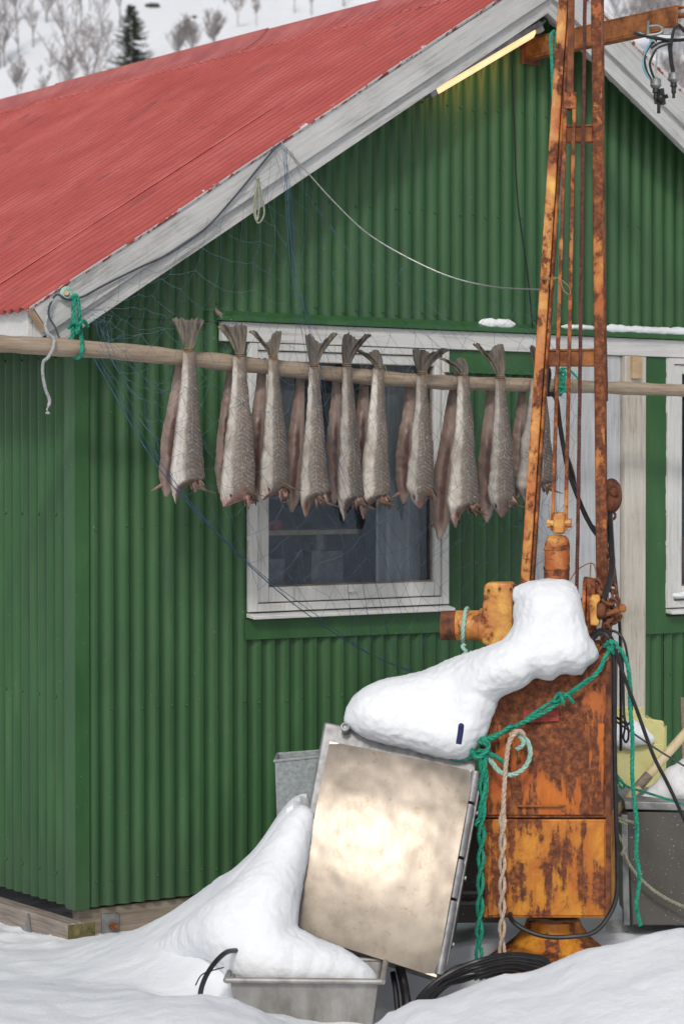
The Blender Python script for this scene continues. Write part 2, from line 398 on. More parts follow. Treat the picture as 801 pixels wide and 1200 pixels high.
t.set('Emission Color', t.ramp(t.noise(t.mp(), 6), [(.3, (1,.50,.14)), (.7, (1,.72,.36))])); t.set('Emission Strength', .92); M['lamp'] = t.m

def fish_mat(name, back=False, seed=0, dark=1.0):
    t = NT(name)
    uv = t.n('ShaderNodeUVMap'); uv.uv_map = 'UVMap'
    sp = t.n('ShaderNodeSeparateXYZ'); t.l(uv.outputs[0], sp.inputs[0]); u, v = sp.outputs[0], sp.outputs[1]
    ob = t.mp((1,1,.35), loc=(seed,seed*2,0)); nz = t.noise(ob, 22, 8, .68); nf = t.noise(t.mp((1,1,.5), loc=(seed,0,0)), 90, 5, .7)
    nb = t.noise(t.mp((1,1,.6), loc=(0,seed,0)), 8, 4, .6)
    uu = t.math('ADD', u, t.math('MULTIPLY', t.math('SUBTRACT', nz, .5), .22))
    d = dark
    if not back:
        c = t.ramp(uu, [(0., (.34*d,.29*d,.25*d)), (.14, (.72*d,.69*d,.645*d)), (.36, (.52*d,.485*d,.44*d)), (.46, (.185*d,.165*d,.14*d)), (.72, (.125*d,.10*d,.085*d)), (1., (.075*d,.058*d,.048*d))])
        # muscle bands showing through the skin
        a = t.math('ABSOLUTE', t.math('SUBTRACT', u, .64))
        w = t.math('SINE', t.math('MULTIPLY', t.math('ADD', t.math('MULTIPLY', v, 1.0), t.math('MULTIPLY', a, -.14)), 215.))
        ms = t.ramp(u, [(.12, 0.), (.35, .35), (.6, 1.), (.9, .8)])
        ms = t.math('MULTIPLY', ms, t.ramp(v, [(.12, 0.), (.3, 1.), (.84, 1.), (.9, 0.)]))
        band = t.math('MULTIPLY', t.ramp(w, [(.1, 0.), (.9, 1.)]), ms)
        c = t.mix(t.math('MULTIPLY', t.math('MULTIPLY', band, t.ramp(nb, [(.35, .4), (.6, 1.)])), .28), c, (.42*d,.385*d,.335*d))
        ll = t.ramp(t.math('ABSOLUTE', t.math('SUBTRACT', u, t.math('ADD', .62, t.math('MULTIPLY', nb, .06)))), [(.006, 1.), (.022, 0.)])
        c = t.mix(t.math('MULTIPLY', t.math('MULTIPLY', ll, t.ramp(v, [(.1, 0.), (.25, 1.), (.8, 1.), (.85, 0.)])), t.ramp(nz, [(.42, 0.), (.58, .5)])), c, (.50,.45,.38))
        spk = t.noise(t.mp((1,1,.7), loc=(seed,4,1)), 170, 3, .6); c = t.mix(t.math('MULTIPLY', t.ramp(spk, [(.58, 0.), (.66, 1.)]), .35), c, (.66,.63,.58))  # specular glints painted as pale specks in the skin colour
        c = t.mix(t.math('MULTIPLY', t.ramp(v, [(0., 1.), (.14, 0.)]), .7), c, (.22,.16,.12))
        pink = t.math('MULTIPLY', t.ramp(v, [(.84, 0.), (.97, 1.)]), t.ramp(nz, [(.40, 0.), (.6, 1.)]))
        c = t.mix(t.math('MULTIPLY', pink, .75), c, (.36,.12,.10))
        c = t.mix(t.math('MULTIPLY', t.ramp(nf, [(.52, 0.), (.64, 1.)]), .42), c, (.15,.10,.072))
        c = t.mix(t.math('MULTIPLY', t.ramp(nb, [(.5, 0.), (.66, 1.)]), .4), c, (.24*d,.175*d,.14*d))
    else:
        c = t.ramp(nb, [(.3, (.16,.11,.09)), (.5, (.28,.205,.175)), (.7, (.40,.315,.275))])
        sl = t.ramp(t.math('ABSOLUTE', t.math('SUBTRACT', u, t.math('ADD', .42, t.math('MULTIPLY', nb, .3)))), [(.07, 1.), (.16, 0.)])
        c = t.mix(t.math('MULTIPLY', t.math('MULTIPLY', sl, t.ramp(v, [(.30, 0.), (.42, 1.), (.85, 1.), (.95, 0.)])), .85), c, (.07,.028,.026))
        c = t.mix(t.math('MULTIPLY', t.ramp(nz, [(.5, 0.), (.7, 1.)]), .35), c, (.22,.10,.085))
        c = t.mix(t.math('MULTIPLY', t.ramp(uu, [(.72, 0.), (.9, 1.)]), .6), c, (.20,.16,.13))
    t.set('Base Color', c); t.set('Roughness', t.ramp(nf, [(.3, .26), (.7, .52)])); t.set('Specular IOR Level', .4)
    b = t.bump(nz, .45, .006); b = t.bump(nf, .3, .002, b)
    if not back: t.bump(band, .3, .0025, b)
    return t.m
FM = [fish_mat('cod_skin', False, 0, .90), fish_mat('cod_skin_pale', False, 3, 1.06), fish_mat('cod_skin_dark', False, 6, .74)]
FB = [fish_mat('cod_opened_belly', True, 1), fish_mat('cod_opened_belly_dark', True, 5)]
M['tail'] = plain('dried_tail_fin', (.05,.04,.03), (.19,.16,.125), 24, .6, 0, .8, 50, (3,3,.6), lo=.3, hi=.68)
M['tail_dark'] = plain('dark_tail_fin', (.035,.027,.022), (.12,.095,.08), 24, .6, 0, .8, 50, (3,3,.6))
M['fin'] = plain('dried_brown_fin', (.05,.034,.022), (.19,.13,.09), 30, .6, 0, .6)
M['flesh'] = plain('pink_dried_flesh', (.16,.065,.05), (.42,.27,.23), 30, .5, 0, .6, 60)

# ------------------------------------------------------------------ ground and hillside
CR1 = [(-2.0,-.14),(-1.0,-.09),(-.88,-.045),(-.74,.01),(-.6,.095),(-.5,.165),(-.444,.21),(-.296,.335),(-.215,.455),(-.165,.515),(-.12,.53),(.02,.34),(.18,.05),(.3,-.04)]
CR2 = [(-1.3,.05),(-1.0,.06),(-.8,.04),(-.6,.07),(-.5,.08),(-.44,.08),(-.34,.06),(-.28,.035),(-.2,-.01),(-.13,-.07),(0,-.09),(.10,-.03),(.15,.01),(.25,.055),(.51,.143),(.77,.225),(1.03,.28),(1.6,.33),(3,.3)]
def hill(X, Y):
    h = .40*max(0, Y-85) - .0*X
    h = h if Y > 87 else .40*sst(80, 87, Y)*2
    return h + (fbm(X*.03, Y*.03, 3)*5 + fbm(X*.11, Y*.11, 8)*1.3)*sst(70, 110, Y) + (60*sst(170, 420, Y))
def gz(X, Y):
    base = -.128 + .10*sst(.2, .8, X)*sst(7.5, 8.4, Y)
    base -= .13*sst(.02, .25, X)*(1-sst(.62, .85, X))*sst(7.45, 7.75, Y)*(1-sst(8.45, 8.8, Y))
    z = base + .012*fbm(X*1.3, Y*1.3, 2)
    c1 = lin(X, CR1); 
    k = .5*(lin(X-.03, CR1) + lin(X+.03, CR1)); c1 = .5*(c1+k)
    yc = 8.58 - .33*sst(-.52, -.38, X); c1 += .03*sst(-.52, -.38, X)*(1-sst(-.12,0,X))
    ys0 = 7.35 + .36*sst(-.52, -.40, X)
    cut = -.175 + .10*sst(8.08, 8.45, Y); c1 = base + (c1-base)*(1-sst(cut-.03, cut+.09, X)) if Y < 8.75 else c1
    w = sst(ys0, yc, Y) if Y < yc else 1 - sst(yc+.08, 9.35, Y)
    z1 = base + (c1-base)*w
    c2 = interp(X, CR2)
    w2 = (.55+.45*sst(6.3, 7.3, Y)) if Y < 7.3 else 1 - sst(7.3, 8.0 + .7*(1-sst(-.75, -.5, X)), Y)
    if Y < 6.3: w2 = .55*sst(3, 6.3, Y)+.0
    z2 = base + (c2-base)*w2
    # hollow round the trough
    z = max(z, z1) if abs(z1-z2) > .03 else max(z, z1)
    kk = .035
    m = max(z, z2); z = m + kk*math.exp(-abs(z-z2)/kk)*.35
    if 5.5 < Y < 11: z += .016*fbm(X*2.6, Y*2.6, 5) + .006*fbm(X*9, Y*9, 1) + .004*abs(fbm(X*26, Y*26, 4))*sst(-.1,.3,fbm(X*1.5,Y*1.5,11))
    lump = max(0, fbm(X*5, Y*5, 9))*.03*(sst(8.4, 8.9, Y) if X < -1.05 else 0)
    return z + lump + (hill(X, Y) if Y > 70 else 0)
def axis(lo, hi, a, b, st, g=1.16):
    v = []; x = a
    while x < b: v.append(x); x += st
    s = st; x = v[-1]
    while x < hi: s *= g; x += s; v.append(x)
    s = st; x = a; pre = []
    while x > lo: s *= g; x -= s; pre.append(x)
    return pre[::-1] + v
xs = axis(-420, 420, -1.75, 1.9, .022, 1.13); ys = axis(-90, 620, 6.5, 10.0, .022, 1.075)
mb = MB(); nx = len(xs)
mb.v = [G(x, y, gz(x, y)) for y in ys for x in xs]
mb.f = [(j*nx+i, j*nx+i+1, (j+1)*nx+i+1, (j+1)*nx+i) for j in range(len(ys)-1) for i in range(nx-1)]
g = mb.build('snow_ground', M['snow']); tag(g, 'deep white snow covering the ground and hillside', 'snow', None, 'structure')
M['ground_obj'] = g

# ------------------------------------------------------------------ the hut
hut = empty('fishing_hut', (0,0,0), 'green corrugated fishing hut with red metal roof and white bargeboards', 'hut')
HW = 2.145; OV = .25; ZR = 3.80; SL = .620; EX = -.335
HR = 4.29; DEPTH = 7.0
PIT = .068; AMP = .0082
def roofz(x): return ZR - SL*abs(x-HW)
OPEN = [(.76, 1.76, 1.10, 2.185), (2.26, 2.877, .04, 2.19), (3.03, 3.95, 1.05, 2.19)]
def prof(s):
    c = math.cos(2*math.pi*s/PIT); return math.copysign(abs(c)**.75, c)
def sheet(mb, P, s0, s1, zfun, holes=(), step=None, bolts=()):
    step = step or PIT/10; n = max(1, round((s1-s0)/step)); 
    for i in range(n):
        a = lerp(s0, s1, i/n); b = lerp(s0, s1, (i+1)/n); m = (a+b)/2
        lo = zfun(a)[0], zfun(b)[0]; hi = zfun(a)[1], zfun(b)[1]
        iv = [(lo, hi)]
        for h in holes:
            if h[0] < m < h[1]:
                new = []
                for (l, u) in iv:
                    if h[3] <= l[0] or h[2] >= u[0]: new.append((l, u)); continue
                    if h[2] > l[0]: new.append((l, (h[2], h[2])))
                    if h[3] < u[0]: new.append(((h[3], h[3]), u))
                iv = new
        for (l, u) in iv:
            if u[0]-l[0] < .002 and u[1]-l[1] < .002: continue
            k = len(mb.v)
            mb.add([P(a, prof(a), l[0]), P(b, prof(b), l[1]), P(b, prof(b), u[1]), P(a, prof(a), u[0])], [(0,1,2,3)])
def screw(mb, p, nrm, r=.006):
    mb.sphere(p, r, 4, (1,1,1))
cl = MB()
JZ = 2.285
low = lambda off: (lambda s, w, z: (s, -(off + AMP*w), z))
sheet(cl, low(.010), 0, HR, lambda s: (.0, min(JZ, roofz(s)-.03)), OPEN)
sheet(cl, low(.017), 0.12, HR-.12, lambda s: (JZ-.03, max(JZ-.028, roofz(s)-.03)))
rr = random.Random(3)
for zz in (.1, .75, 1.45, 2.1, 2.32, 2.75, 3.2):
    for i in range(62):
        if rr.random() < .45: continue
        s = PIT*i + 0.0
        if s > HR-.05 or s < .03 or zz > roofz(s)-.15: continue
        if any(h[0]-.06 < s < h[1]+.06 and h[2]-.1 < zz < h[3]+.1 for h in OPEN): continue
        screw(cl, (s, -(.010 if zz < JZ else .017)-AMP-.001, zz+rr.uniform(-.01,.01)), None)
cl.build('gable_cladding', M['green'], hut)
sd = MB()
sheet(sd, lambda s, w, z: (-(.010+AMP*w), s, z), .034, DEPTH, lambda s: (.0, 2.30))
for zz in (.12, .8, 1.5, 2.1):
    for i in range(2, 40, 2): screw(sd, (-.0205, PIT*i, zz), None)
sheet(sd, lambda s, w, z: (HR+.010+AMP*w, s, z), 0, DEPTH, lambda s: (.0, 2.30), step=PIT/4)
sheet(sd, lambda s, w, z: (s, DEPTH+.01+AMP*w, z), 0, HR, lambda s: (.0, roofz(s)-.03), step=PIT/4)
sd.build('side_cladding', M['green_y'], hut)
# corner flashing
cf = MB(); cf.prism([(-.029,-.027,-.004),(.034,-.027,-.004),(.034,-.023,-.004),(-.025,-.023,-.004),(-.025,.046,-.004),(-.029,.046,-.004)], (0,0,2.31))
for zz in [i*.055 for i in range(1, 40)]: cf.sphere((.028,-.0275,zz), .0022, 3)
cf.build('corner_flashing', M['green_flat'], hut, bevel=.0015)
# lining (keeps the room dark)
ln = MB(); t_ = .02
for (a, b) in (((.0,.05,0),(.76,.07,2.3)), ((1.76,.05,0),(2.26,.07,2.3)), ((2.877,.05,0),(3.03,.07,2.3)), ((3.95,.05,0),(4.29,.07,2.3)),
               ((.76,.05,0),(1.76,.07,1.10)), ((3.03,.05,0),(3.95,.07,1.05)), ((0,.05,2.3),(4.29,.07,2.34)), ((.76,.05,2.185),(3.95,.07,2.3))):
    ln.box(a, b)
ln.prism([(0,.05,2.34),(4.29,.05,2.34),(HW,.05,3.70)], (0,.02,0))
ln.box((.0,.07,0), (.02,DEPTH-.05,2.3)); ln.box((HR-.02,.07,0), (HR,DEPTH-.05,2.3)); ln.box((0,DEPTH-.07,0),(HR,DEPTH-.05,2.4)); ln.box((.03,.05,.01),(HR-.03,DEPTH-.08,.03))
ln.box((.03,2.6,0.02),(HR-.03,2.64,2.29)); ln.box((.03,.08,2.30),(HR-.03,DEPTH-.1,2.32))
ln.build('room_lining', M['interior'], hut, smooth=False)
# roof
for side, nm in ((-1, 'roof_sheet'), (1, 'roof_sheet')):
    rf = MB(); nst = int((DEPTH+.5+OV)/(PIT/10)); y0 = -OV-.012
    cols_ = []
    xe = EX-.012 if side < 0 else HR+.335
    nrm = Vector((-.53*-side*-1, 0, .85)); nrm = Vector((side*.527, 0, .85))
    for i in range(nst+1):
        y = y0 + i*PIT/10; w = prof(y)*.0105
        jag = .004*math.sin(y*31) 
        p0 = Vector((xe + side*jag, y, roofz(xe))) + nrm*w; p1 = Vector((HW, y, ZR)) + nrm*w
        cols_.append((p0, p1))
    step = (cols_[0][0]-cols_[0][1]).length
    K = 14
    for i, (p0, p1) in enumerate(cols_):
        for k in range(K+1):
            q = p0.lerp(p1, k/K); q = q + nrm*(.006*fbm(q.x*2, q.y*2, 4)) + nrm*(.005 if k*step/K > .62*step else 0); rf.v.append(q)
    rf.f = [(i*(K+1)+k, i*(K+1)+k+1, (i+1)*(K+1)+k+1, (i+1)*(K+1)+k) for i in range(len(cols_)-1) for k in range(K)]
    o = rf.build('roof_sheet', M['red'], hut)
    sm = o.modifiers.new('s', 'SOLIDIFY'); sm.thickness = .0012
    # seam line between two runs of sheets
    if side < 0:
        se = MB(); ya = .0
        se.tube([Vector((EX, .335, roofz(EX)))+nrm*.013, Vector((HW-.1, .335, roofz(HW-.1)))+nrm*.013], .0045, 4)
        se.build('roof_seam', M['red_cap'], hut)
rc = MB()
yb = DEPTH+.45; segs = [(-OV-.03, 1.9), (1.88, 4.02), (4.0, yb)]
for q, (a, b) in enumerate(segs):
    for s_ in (-1, 1):
        n_ = 30
        for i in range(n_):
            ya_, yb_ = lerp(a, b, i/n_), lerp(a, b, (i+1)/n_); lift = .008 + (q % 2)*.006
            def cp(d, y, l=lift): return Vector((HW + s_*d, y, ZR - SL*d + l*.6 + .004 + .003*fbm(y*3, d*9, 1)))
            rc.add([Vector((HW, ya_, ZR+.035+lift)), Vector((HW, yb_, ZR+.035+lift)), cp(.05, yb_, lift+.012), cp(.05, ya_, lift+.012)], [(0,1,2,3)])
            rc.add([cp(.05, ya_, lift+.012), cp(.05, yb_, lift+.012), cp(.16, yb_), cp(.16, ya_)], [(0,1,2,3)])
        for i in range(int((b-a)/PIT)):
            y = a + PIT*i
            p = Vector((HW+s_*.165, y, ZR-SL*.165+.008)); rc.sphere(p, .016, 4, (1, .8, .7))
o = rc.build('ridge_cap', M['red_cap'], hut)
# bargeboards: two lapped boards on each side
def wz(x, dz): return Vector((x, 0, roofz(x)+dz))
def board(pts, d0, d1, nm, m):
    b_ = MB(); b_.prism([Vector((p[0], -d0, p[1])) for p in pts], (0, -(d1-d0), 0)); b_.build(nm, m, hut, bevel=.002)
def q2(px, py, d=.25): p = W(px, py, d); return (p.x, p.z)
A0 = q2(39,359); A1 = q2(58,389); B1 = q2(70,406); B2 = q2(102,383)
board([A0, A1, (HW, ZR-.135), (HW, ZR-.012)], .225, .25, 'bargeboard', M['barge'])
board([(A1[0]+.005, A1[1]+.004), (B1[0], B1[1]), (B2[0], B2[1]), (HW, ZR-.20), (HW, ZR-.128)], .195, .228, 'bargeboard', M['barge'])
xr = HR+.33; zr = ZR-.60*(xr-HW)
board([(HW+.001, ZR-.012), (HW+.001, ZR-.135), (xr, zr-.175), (xr, zr-.0)], .225, .25, 'bargeboard', M['barge_r'])
board([(HW+.001, ZR-.128), (HW+.001, ZR-.20), (xr-.03, zr-.29), (xr-.03, zr-.165)], .195, .228, 'bargeboard', M['barge_r'])
# soffits
for s_ in (-1, 1):
    so = MB(); xe = EX+.03 if s_ < 0 else xr-.03; dz = .055
    so.prism([(xe, .0, roofz(xe)-dz), (HW, .0, ZR-dz), (HW, .0, ZR-dz-.015), (xe, .0, roofz(xe)-dz-.015)], (0,-.195,0))
    so.build('soffit', M['barge' if s_ < 0 else 'barge_r'], hut)
fa = MB(); fa.box((EX+.02,-.19,2.135),(EX+.042,DEPTH+.4,2.262)); fa.prism([(EX+.043,-.19,2.135),(-.03,-.19,2.30),(EX+.043,-.19,2.26)], (0,.02,0)); fa.build('fascia', M['white_h'], hut, bevel=.002)
en = MB(); en.prism([Vector((A0[0]-.004,-.20,A0[1]-.005)), Vector((A1[0]-.004,-.20,A1[1])), Vector((A1[0]-.004,-.248,A1[1])), Vector((A0[0]-.004,-.248,A0[1]-.005))], (-.004,0,0)); en.build('board_end', M['block_wood'], hut)
# drip flashing and lintel board
zl = W(252,372,.05).z; 
df_ = MB()
n_ = 60
for i in range(n_):
    a = lerp(.60, HR+.0, i/n_); b = lerp(.60, HR, (i+1)/n_); w = .003*math.sin(i*1.3)
    df_.hexa([(a,-.020,2.262),(b,-.020,2.262),(b,-.064,2.258),(a,-.064,2.258),(a,-.020,2.300),(b,-.020,2.300),(b,-.062,2.276+w),(a,-.062,2.276+w)])
df_.build('drip_flashing', M['green_flat'], hut)
lb = MB(); lb.box((.625,-.045,2.178),(HR-.05,-.018,2.256)); lb.build('lintel_board', M['white_h'], hut, bevel=.003)
tp = MB(); tp.hexa([(.585,-.055,2.290),(.612,-.030,2.262),(.612,-.066,2.262),(.585,-.060,2.290),(.583,-.055,2.306),(.612,-.030,2.299),(.612,-.066,2.284),(.583,-.060,2.306)]); tp.build('bent_flashing_tip', M['old_wood'], hut)

def window(x0, x1, z0, z1, nm, fw=.038, sash=.055, bot=.06, right=True):
    fr = MB()
    fr.box((x0,-.040,z0),(x0+fw,.03,z1)); fr.box((x1-fw*.9,-.040,z0),(x1,.03,z1)); fr.box((x0+fw+.001,-.040,z1-.028),(x1-fw*.9-.001,.03,z1)); fr.box((x0+fw+.001,-.040,z0),(x1-fw*.9-.001,.03,z0+.032))
    f_ = fr.build('window', M['frame'], hut, bevel=.003)
    s = MB(); a0, a1, c0, c1 = x0+fw+.003, x1-fw*.9-.003, z0+.036, z1-.031
    s.box((a0,-.030,c0),(a0+sash,.02,c1)); s.box((a1-sash*.62,-.030,c0),(a1,.02,c1)); s.box((a0+sash+.001,-.030,c1-.040),(a1-sash*.62-.001,.02,c1)); s.box((a0+sash+.001,-.030,c0),(a1-sash*.62-.001,.02,c0+bot))
    s.build('sash', M['frame'], f_, bevel=.004)
    b = MB(); e = .007
    for (p, q) in (((a0+sash+.0005,-.014,c0+bot),(a0+sash+e,-.006,c1-.041)), ((a1-sash*.62-e,-.014,c0+bot),(a1-sash*.62-.0005,-.006,c1-.041)), ((a0+sash+e,-.014,c0+bot+.0005),(a1-sash*.62-e,-.006,c0+bot+e))): b.box(p, q)
    b.build('glazing_bead', M['old_wood'], f_)
    gl_ = MB(); gl_.add([(a0+sash-.002,0,c0+bot-.003),(a1-sash*.6,0,c0+bot-.003),(a1-sash*.6,0,c1-.037),(a0+sash-.002,0,c1-.037)], [(0,1,2,3)]); gl_.build('pane', M['glass'], f_, smooth=False)
    si = MB(); si.prism([(x0-.006,-.075,z0-.014),(x0-.006,-.018,z0-.004),(x0-.006,-.018,z0-.022),(x0-.006,-.075,z0-.028)], (x1-x0+.012,0,0)); si.build('sill', M['white_h'], f_, bevel=.003)
    # ragged edge of overpainted white round the frame
    rg = MB(); r_ = random.Random(5)
    z = z0
    while z < z1-.02:
        h = r_.uniform(.008,.05); rg.box((x0-r_.uniform(.002,.009),-.0335,z),(x0-.0003,-.028,min(z+h,z1))); z += h
    rg.build('paint_fringe', M['frame'], f_)
    return f_
window(.760, 1.765, 1.105, 2.176, 'window')
window(3.022, 3.95, 1.045, 2.176, 'window')
hd = MB(); hd.cyl((1.26,-.028,1.175),(1.26,-.045,1.175),.010,12); hd.box((1.235,-.05,1.172),(1.285,-.042,1.186)); hd.build('window_catch', M['frame'], hut)
fl = MB(); fl.prism([(.745,-.028,1.075),(1.80,-.028,1.082),(1.80,-.028,.985),(.745,-.028,.995)], (0,.012,0))
fl.build('window_flashing', M['green_flat'], hut, bevel=.001)
fl = MB(); fl.box((1.768,-.030,2.085),(2.258,-.016,2.176)); fl.box((1.768,-.036,2.080),(2.258,-.031,2.092)); fl.build('window_flashing', M['green_flat'], hut, bevel=.001)
fl = MB(); fl.box((2.878,-.032,.93),(3.018,-.018,2.176)); fl.box((3.019,-.030,.93),(3.20,-.018,1.006)); fl.build('window_flashing', M['green_flat'], hut, bevel=.001)
# door
dr = MB(); xx = 2.262
for wdt in (.125, .125, .115): dr.box((xx,-.012,.04),(xx+wdt-.004,.02,2.176)); xx += wdt
d_ = dr.build('door', M['white_v'], hut, bevel=.003)
ds = MB(); ds.box((2.634,-.030,.03),(2.742,.02,2.176)); ds.build('door_post', M['white_v'], hut, bevel=.004)
ds = MB(); ds.box((2.746,-.055,.0),(2.873,.02,2.176)); ds.build('door_post', M['jamb'], hut, bevel=.004)
ds = MB(); ds.box((2.775,-.075,2.075),(2.83,-.056,2.175)); ds.build('wooden_block', M['block_wood'], hut, bevel=.003)
# sill beams
sb = MB(); sb.box((.005,.012,-.175),(HR,.06,-.010)); sb.build('sill_beam', M['old_wood'], hut, bevel=.006)
sb = MB(); 
sb.hexa([(-.075,-.045,-.16),(.05,-.045,-.16),(.05,DEPTH,-.16),(-.075,DEPTH,-.16),(-.075,-.045,-.045),(.0,-.045,-.045),(.0,DEPTH,-.045),(-.075,DEPTH,-.045)])
sb.build('sill_beam', M['old_wood_y'], hut, bevel=.006)
eg = MB(); eg.box((-.072,-.0485,-.157),(.045,-.0455,-.05)); eg.build('beam_end', M['endgrain'], hut)
sb = MB(); sb.box((-.02,-.010,-.185),(1.6,.011,-.150)); sb.build('base_plank', M['old_wood'], hut, bevel=.004)
for (p, s_) in ((W(130,1084,.0), 0), ):
    pl = MB(); pl.box((p.x-.038,.002,p.z-.042),(p.x+.038,.011,p.z+.042)); o = pl.build('bracket_plate', M['steel_dull'], hut, bevel=.002)
    bt = MB(); bt.cyl((p.x+.005,.001,p.z-.004),(p.x+.005,-.022,p.z-.004),.015,6); bt.cyl((p.x+.005,-.02,p.z-.004),(p.x+.005,-.034,p.z-.004),.007,10); bt.build('bolt', M['rust_orange'], o)
pl = MB(); pl.prism([(-.079,.19,-.16),(-.079,.30,-.16),(-.079,.27,-.10),(-.079,.245,-.045),(-.079,.235,-.10)], (-.006,0,0)); o = pl.build('bracket_plate', M['steel_dull'], hut)
bt = MB(); bt.cyl((-.085,.25,-.135),(-.112,.25,-.135),.014,6); bt.build('bolt', M['rust'], o)

# things seen through the panes
def inroom(nm, mb_, m, lab, cat): return single(nm, mb_, m, lab, cat)
sh = MB(); sh.box((.80,.22,1.40),(1.50,.40,1.42)); inroom('shelf', sh, M['shaft'], 'pale wooden shelf inside the hut behind the left window', 'shelf')
ct = MB(); n_ = 24
for i in range(n_):
    a = 1.50+.24*i/n_; b = 1.50+.24*(i+1)/n_
    ct.add([(a,.12+.02*math.sin(i*1.1),1.12),(b,.12+.02*math.sin((i+1)*1.1),1.12),(b,.12+.02*math.sin((i+1)*1.1),2.15),(a,.12+.02*math.sin(i*1.1),2.15)], [(0,1,2,3)])
inroom('curtain', ct, M['curtain'], 'pale curtain hanging at the right inside the left window', 'curtain')
ct = MB()
for i in range(n_):
    a = 1.02+.16*i/n_; b = 1.02+.16*(i+1)/n_
    ct.add([(a,.22+.02*math.sin(i*1.4),1.55),(b,.22+.02*math.sin((i+1)*1.4),1.55),(b-.03,.22+.02*math.sin((i+1)*1.4),2.15),(a-.03,.22+.02*math.sin(i*1.4),2.15)], [(0,1,2,3)])
inroom('cloth', ct, M['curtain'], 'light cloth hanging behind the middle of the left window', 'cloth')
rd = MB(); rd.box((.92,.24,1.421),(1.10,.34,1.46)); rd.cyl((.98,.29,1.46),(.98,.29,1.50),.02,12); inroom('toolbox', rd, M['red_item'], 'small red toolbox on the shelf behind the left window', 'toolbox')
hs = MB()
for k in range(4): hs.torus((1.06,.12+.012*k,1.90), .37+.012*k, .008, (Vector((1,0,0)), UP), 40, 6, 1, .82)
inroom('hose_coil', hs, M['black_rubber'], 'coiled black hose hanging behind the left window', 'hose')
cr = MB(); cr.box((.82,.25,1.17),(1.12,.40,1.30)); cr.box((.85,.27,1.301),(.95,.37,1.38)); inroom('crate', cr, M['steel_dull'], 'grey crate standing behind the lower left pane', 'crate')
cr = MB(); cr.box((1.24,.22,1.13),(1.40,.36,1.33)); cr.cyl((1.32,.29,1.33),(1.32,.29,1.40),.035,12); inroom('canister', cr, M['steel_dull'], 'grey canister standing inside the left window', 'canister')
cr = MB(); cr.cyl((3.35,.3,1.02),(3.35,.3,1.35),.10,16); inroom('barrel', cr, M['rust_orange'], 'rusty drum inside the window at the right edge', 'drum')

# snow on the ledge
def blob(name, parts, label, cat='snow', voxel=.010, smooth=6, disp=.010, dscale=.08, group=None, raw=None, fine=0.0):
    b = MB()
    for p in parts: b.sphere(p[0], 1, 8, p[1], (R, F, UP))
    if raw: b.v += raw.v[:0]; b.add(raw.v, raw.f)
    org = sum(b.v, Vector())/len(b.v); b.v = [v-org for v in b.v]
    me = bpy.data.meshes.new(name); me.from_pydata(b.v, [], b.f); me.materials.append(M['snow'])
    o = bpy.data.objects.new(name, me); col.objects.link(o); o.location = org
    m = o.modifiers.new('r', 'REMESH'); m.mode = 'VOXEL'; m.voxel_size = voxel; m.use_smooth_shade = True
    s = o.modifiers.new('s', 'SMOOTH'); s.iterations = smooth; s.factor = .6
    for (sc, st) in ((dscale, disp), (dscale*.28, disp*.45), (.022, fine)):
        if not st: continue
        tx = bpy.data.textures.new(name, 'CLOUDS'); tx.noise_scale = sc; tx.noise_depth = 3
        d = o.modifiers.new('d', 'DISPLACE'); d.texture = tx; d.strength = st; d.mid_level = .5; d.texture_coords = 'LOCAL'
    return tag(o, label, cat, group)
def ledge(pxs, label, z=2.302, h=.012):
    parts = []; rg = random.Random(int(pxs[0]))
    x = pxs[0]; i_ = 0
    while x < pxs[1]:
        p = W(x, 380, .045); e_ = min(1, (x-pxs[0])/6+.4, (pxs[1]-x)/6+.4); parts.append((Vector((p.x, -.040, z-.008)), (.020, .020*e_, h*e_*(.75+.5*fbm(x*.09, h*50, 2))+.006))); x += 1.6
    return blob('snow_patch', parts, label, voxel=.004, smooth=3, disp=.004, dscale=.02)
ledge((566, 600), 'small clump of snow on the green ledge left of the crane legs', h=.024)
ledge((662, 694), 'thin strip of snow on the green ledge between the crane legs', h=.008)
ledge((712, 812), 'long ragged strip of snow on the green ledge right of the crane', h=.016)
blob('snow_patch', [(W(793,698,.05), (.03,.02,.012)), (W(800,697,.05), (.03,.02,.016)), (W(812,700,.05),(.04,.02,.012))], 'small snow clump on the sill of the right window', voxel=.004, smooth=3, disp=.004, dscale=.02)

# fluorescent lamp under the verge
la = W(503,107,.17); lb_ = W(628,33,.17); lt = empty('strip_lamp', la, 'lit yellow fluorescent strip lamp under the left bargeboard', 'lamp')
ax = (lb_-la).normalized(); upn = Vector((-ax.z, 0, ax.x))
x_ = MB(); x_.obox((la+lb_)/2+upn*.016, ax*((lb_-la).length/2+.01), Vector((0,.03,0)), upn*.012); x_.build('housing', M['steel_dull'], lt, bevel=.004)
x_ = MB(); x_.tube([la+ax*.02-upn*.002, la+ax*.04-upn*.006, lb_-ax*.04-upn*.006, lb_-ax*.02-upn*.002], [.014,.022,.022,.014], 16); x_.build('diffuser', M['lamp'], lt)
for p in (la, lb_):
    x_ = MB(); x_.obox(p+upn*.002, ax*.018, Vector((0,.028,0)), upn*.024); x_.build('end_cap', M['steel_dull'], lt, bevel=.005)
x_ = MB(); x_.cyl(lb_+ax*.015, lb_+ax*.06+upn*.012, .008, 10); x_.build('cable_gland', M['steel_dull'], lt)

